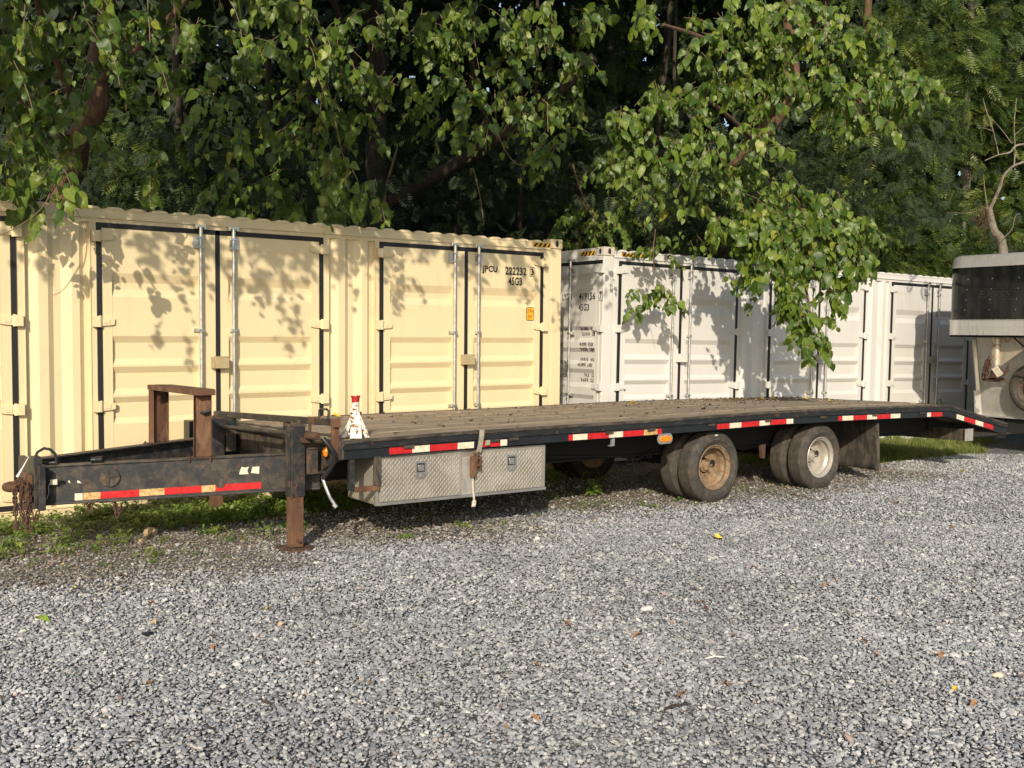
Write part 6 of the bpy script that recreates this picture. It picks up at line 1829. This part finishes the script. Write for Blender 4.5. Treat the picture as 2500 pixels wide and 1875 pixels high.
spots = [('green', 95, 1515, .09, 'single green leaf lying on the gravel at the lower left'), ('brown', 290, 1412, .08, 'large brown leaf on gravel straight below the sandstone block'), ('brown', 95, 1432, .09, 'crumpled brown leaf at the left edge of the gravel'),
         ('yellow', 182, 1443, .07, 'yellow-green leaf right of the crumpled brown leaf'), ('orange', 516, 1560, .06, 'orange leaf in the middle of the left gravel'), ('orange', 522, 1583, .055, 'orange leaf just below another orange leaf on the left gravel'),
         ('orange', 370, 1680, .06, 'orange leaf near the bottom of the left gravel'), ('tan', 690, 1530, .055, 'tan leaf on gravel below the landing leg foot'), ('yellow', 650, 1497, .05, 'small yellow leaf up-left of the tan leaf'),
         ('yellow', 1452, 1278, .075, 'bright yellow leaf on gravel below the nettle-like plant'), ('yellow', 1743, 1317, .085, 'bright yellow leaf on the gravel below the front wheel'), ('orange', 1302, 1758, .05, 'orange chip of leaf near the bottom centre'),
         ('brown', 1672, 1704, .05, 'brown leaf just above the curved stick'), ('orange', 1778, 1684, .06, 'tan-orange leaf on the near gravel right of the stick'), ('orange', 1564, 1558, .06, 'orange leaf left of centre on the lower gravel'),
         ('orange', 1788, 1558, .05, 'small orange leaf in the middle of the right gravel'), ('brown', 1718, 1480, .06, 'dark brown leaf right of the white stone'), ('brown', 1832, 1392, .06, 'brown leaf on gravel in front of the rear wheel'),
         ('orange', 2016, 1431, .05, 'small orange leaf on the right gravel, farther one'), ('orange', 2102, 1573, .05, 'orange leaf at mid right on the gravel'), ('orange', 2296, 1602, .06, 'orange leaf near the right edge, upper one'),
         ('yellow', 2335, 1690, .06, 'yellow-orange leaf near the right edge, lower one'), ('orange', 2383, 1725, .05, 'small brown-orange leaf low at the right edge'), ('orange', 2186, 1232, .09, 'yellow-brown leaf on gravel behind the rear wheel'),
         ('brown', 1378, 1528, .055, 'brown leaf left on the middle gravel'), ('orange', 1304, 1632, .05, 'orange leaf left below the middle gravel'), ('dark', 1720, 1488, .045, 'dark red-brown scrap beside the brown leaf'), ('tan', 372, 1527, .06, 'pale tan leaf near the rubber scrap'),
         ('brown', 365, 1480, .07, 'brown leaf above the pale tan leaf'), ('yellow', 1460, 1195, .05, 'tiny yellow leaf beside the nettle-like plant'), ('yellow', 2355, 1155, .09, 'yellow-green leaf clump on the gravel at the right'), ('orange', 2320, 1290, .06, 'reddish leaf on gravel far right')]
for c, px, py, s, l in spots: fallen(gat(px, py), c, s, l, .024)
SCR = []
for _ in range(90):
    px, py = rng.uniform(0, 2500), rng.uniform(1340, 1870); SCR.append(gat(px, py))
def deck(a, c): p = T_ORG + TA * a + TC * c; return (p.x, p.y, zt(a) + .02 * c)
for a, c, col, s, l in ((1.0, -2.25, 'yellow', .12, 'curled yellow leaf at the far front of the trailer deck'), (4.9, -1.9, 'yellow', .10, 'yellow leaf on the middle of the deck'), (7.2, -.75, 'yellow', .12, 'yellow-orange leaf on the deck above the rear wheel'),
                        (7.5, -2.1, 'yellow', .12, 'yellow leaf in the leaf litter at the far side of the deck'), (7.9, -2.2, 'yellow', .12, 'second yellow leaf in the litter at the far side of the deck'), (8.2, -1.9, 'yellow', .10, 'yellow leaf at the right end of the deck litter'),
                        (1.8, -.9, 'brown', .07, 'reddish leaf on the front part of the deck'), (4.6, -.5, 'dark', .08, 'dark curled leaf on the deck above the front wheel')):
    fallen(deck(a, c), col, s, l, .02)
# leaf crumbs lying on the deck and on the soil
def crumb_mesh(seed, mat):
    b = MB(); r_ = np.random.default_rng(seed)
    vs = [(math.cos(t) * r_.uniform(.3, .5), math.sin(t) * r_.uniform(.2, .5), r_.uniform(-.05, .22)) for t in np.linspace(0, 6.28, 6, endpoint=False)] + [(0, 0, .1)]
    b.add(vs, [(i, (i + 1) % 6, 6) for i in range(6)]); return b.mesh('crumb', mat)
cr_m = stone_mat('leaf_crumbs', [(0, (.05, .035, .022)), (.35, (.11, .070, .042)), (.7, (.19, .115, .065)), (.95, (.30, .21, .12)), (1, (.50, .38, .08))])
c_cr = proto_collection('crumb', [crumb_mesh(i, cr_m) for i in range(5)])
SCR = np.array(SCR); SCR[:, 2] = .024
rr_ = rng.uniform(-.6, .6, (len(SCR), 3)); rr_[:, 2] = rng.uniform(0, 6.28, len(SCR))
scatter('leaf_scraps', SCR, rr_, rng.uniform(.018, .036, len(SCR)), rng.integers(0, 5, len(SCR)), c_cr, kind='stuff', label='tiny scraps of dry leaf on the open gravel')
L_ = []
for _ in range(2600):
    a = rng.uniform(.3, 8.55); c = -rng.uniform(.1, 2.5); 
    far = (-c / 2.5) ** 2.0
    if rng.uniform() < (.16 + .84 * far * (.35 + .65 * float(np.clip((a - 2) / 4, 0, 1)))) * (1 if vnoise(np.array([a * 1.5]), np.array([c]), 3, 31)[0] > .42 else .25): L_.append(deck(a, c) + ())
for _ in range(500):
    a = rng.normal(7.4, .6); c = -rng.uniform(1.7, 2.5)
    if a < 8.6: L_.append(deck(a, c))
P_ = np.array(L_); P_[:, 2] += .006
rr_ = rng.uniform(-.6, .6, (len(P_), 3)); rr_[:, 2] = rng.uniform(0, 6.28, len(P_))
scatter('deck_leaf_litter', P_, rr_, rng.uniform(.02, .055, len(P_)), rng.integers(0, 5, len(P_)), c_cr, kind='stuff', label='dry brown leaf crumbs strewn over the trailer deck')
P_ = place((-3.2, 9.5, -3.9, .35), 9000, lambda a, c, p: in_front_of_wall(p) * min(1, max(0, (-c + .5) * .8)) * (vn(p, 2.0, 41) ** 1.5) if False else (1.0 if rng.uniform() < min(1, max(0, (-c + .4) * .7)) else 0.0))
P_[:, 2] = .012
rr_ = rng.uniform(-.7, .7, (len(P_), 3)); rr_[:, 2] = rng.uniform(0, 6.28, len(P_))
scatter('ground_leaf_litter', P_, rr_, rng.uniform(.012, .036, len(P_)), rng.integers(0, 5, len(P_)), c_cr, kind='stuff', label='dry leaf litter on the soil under and behind the trailer')
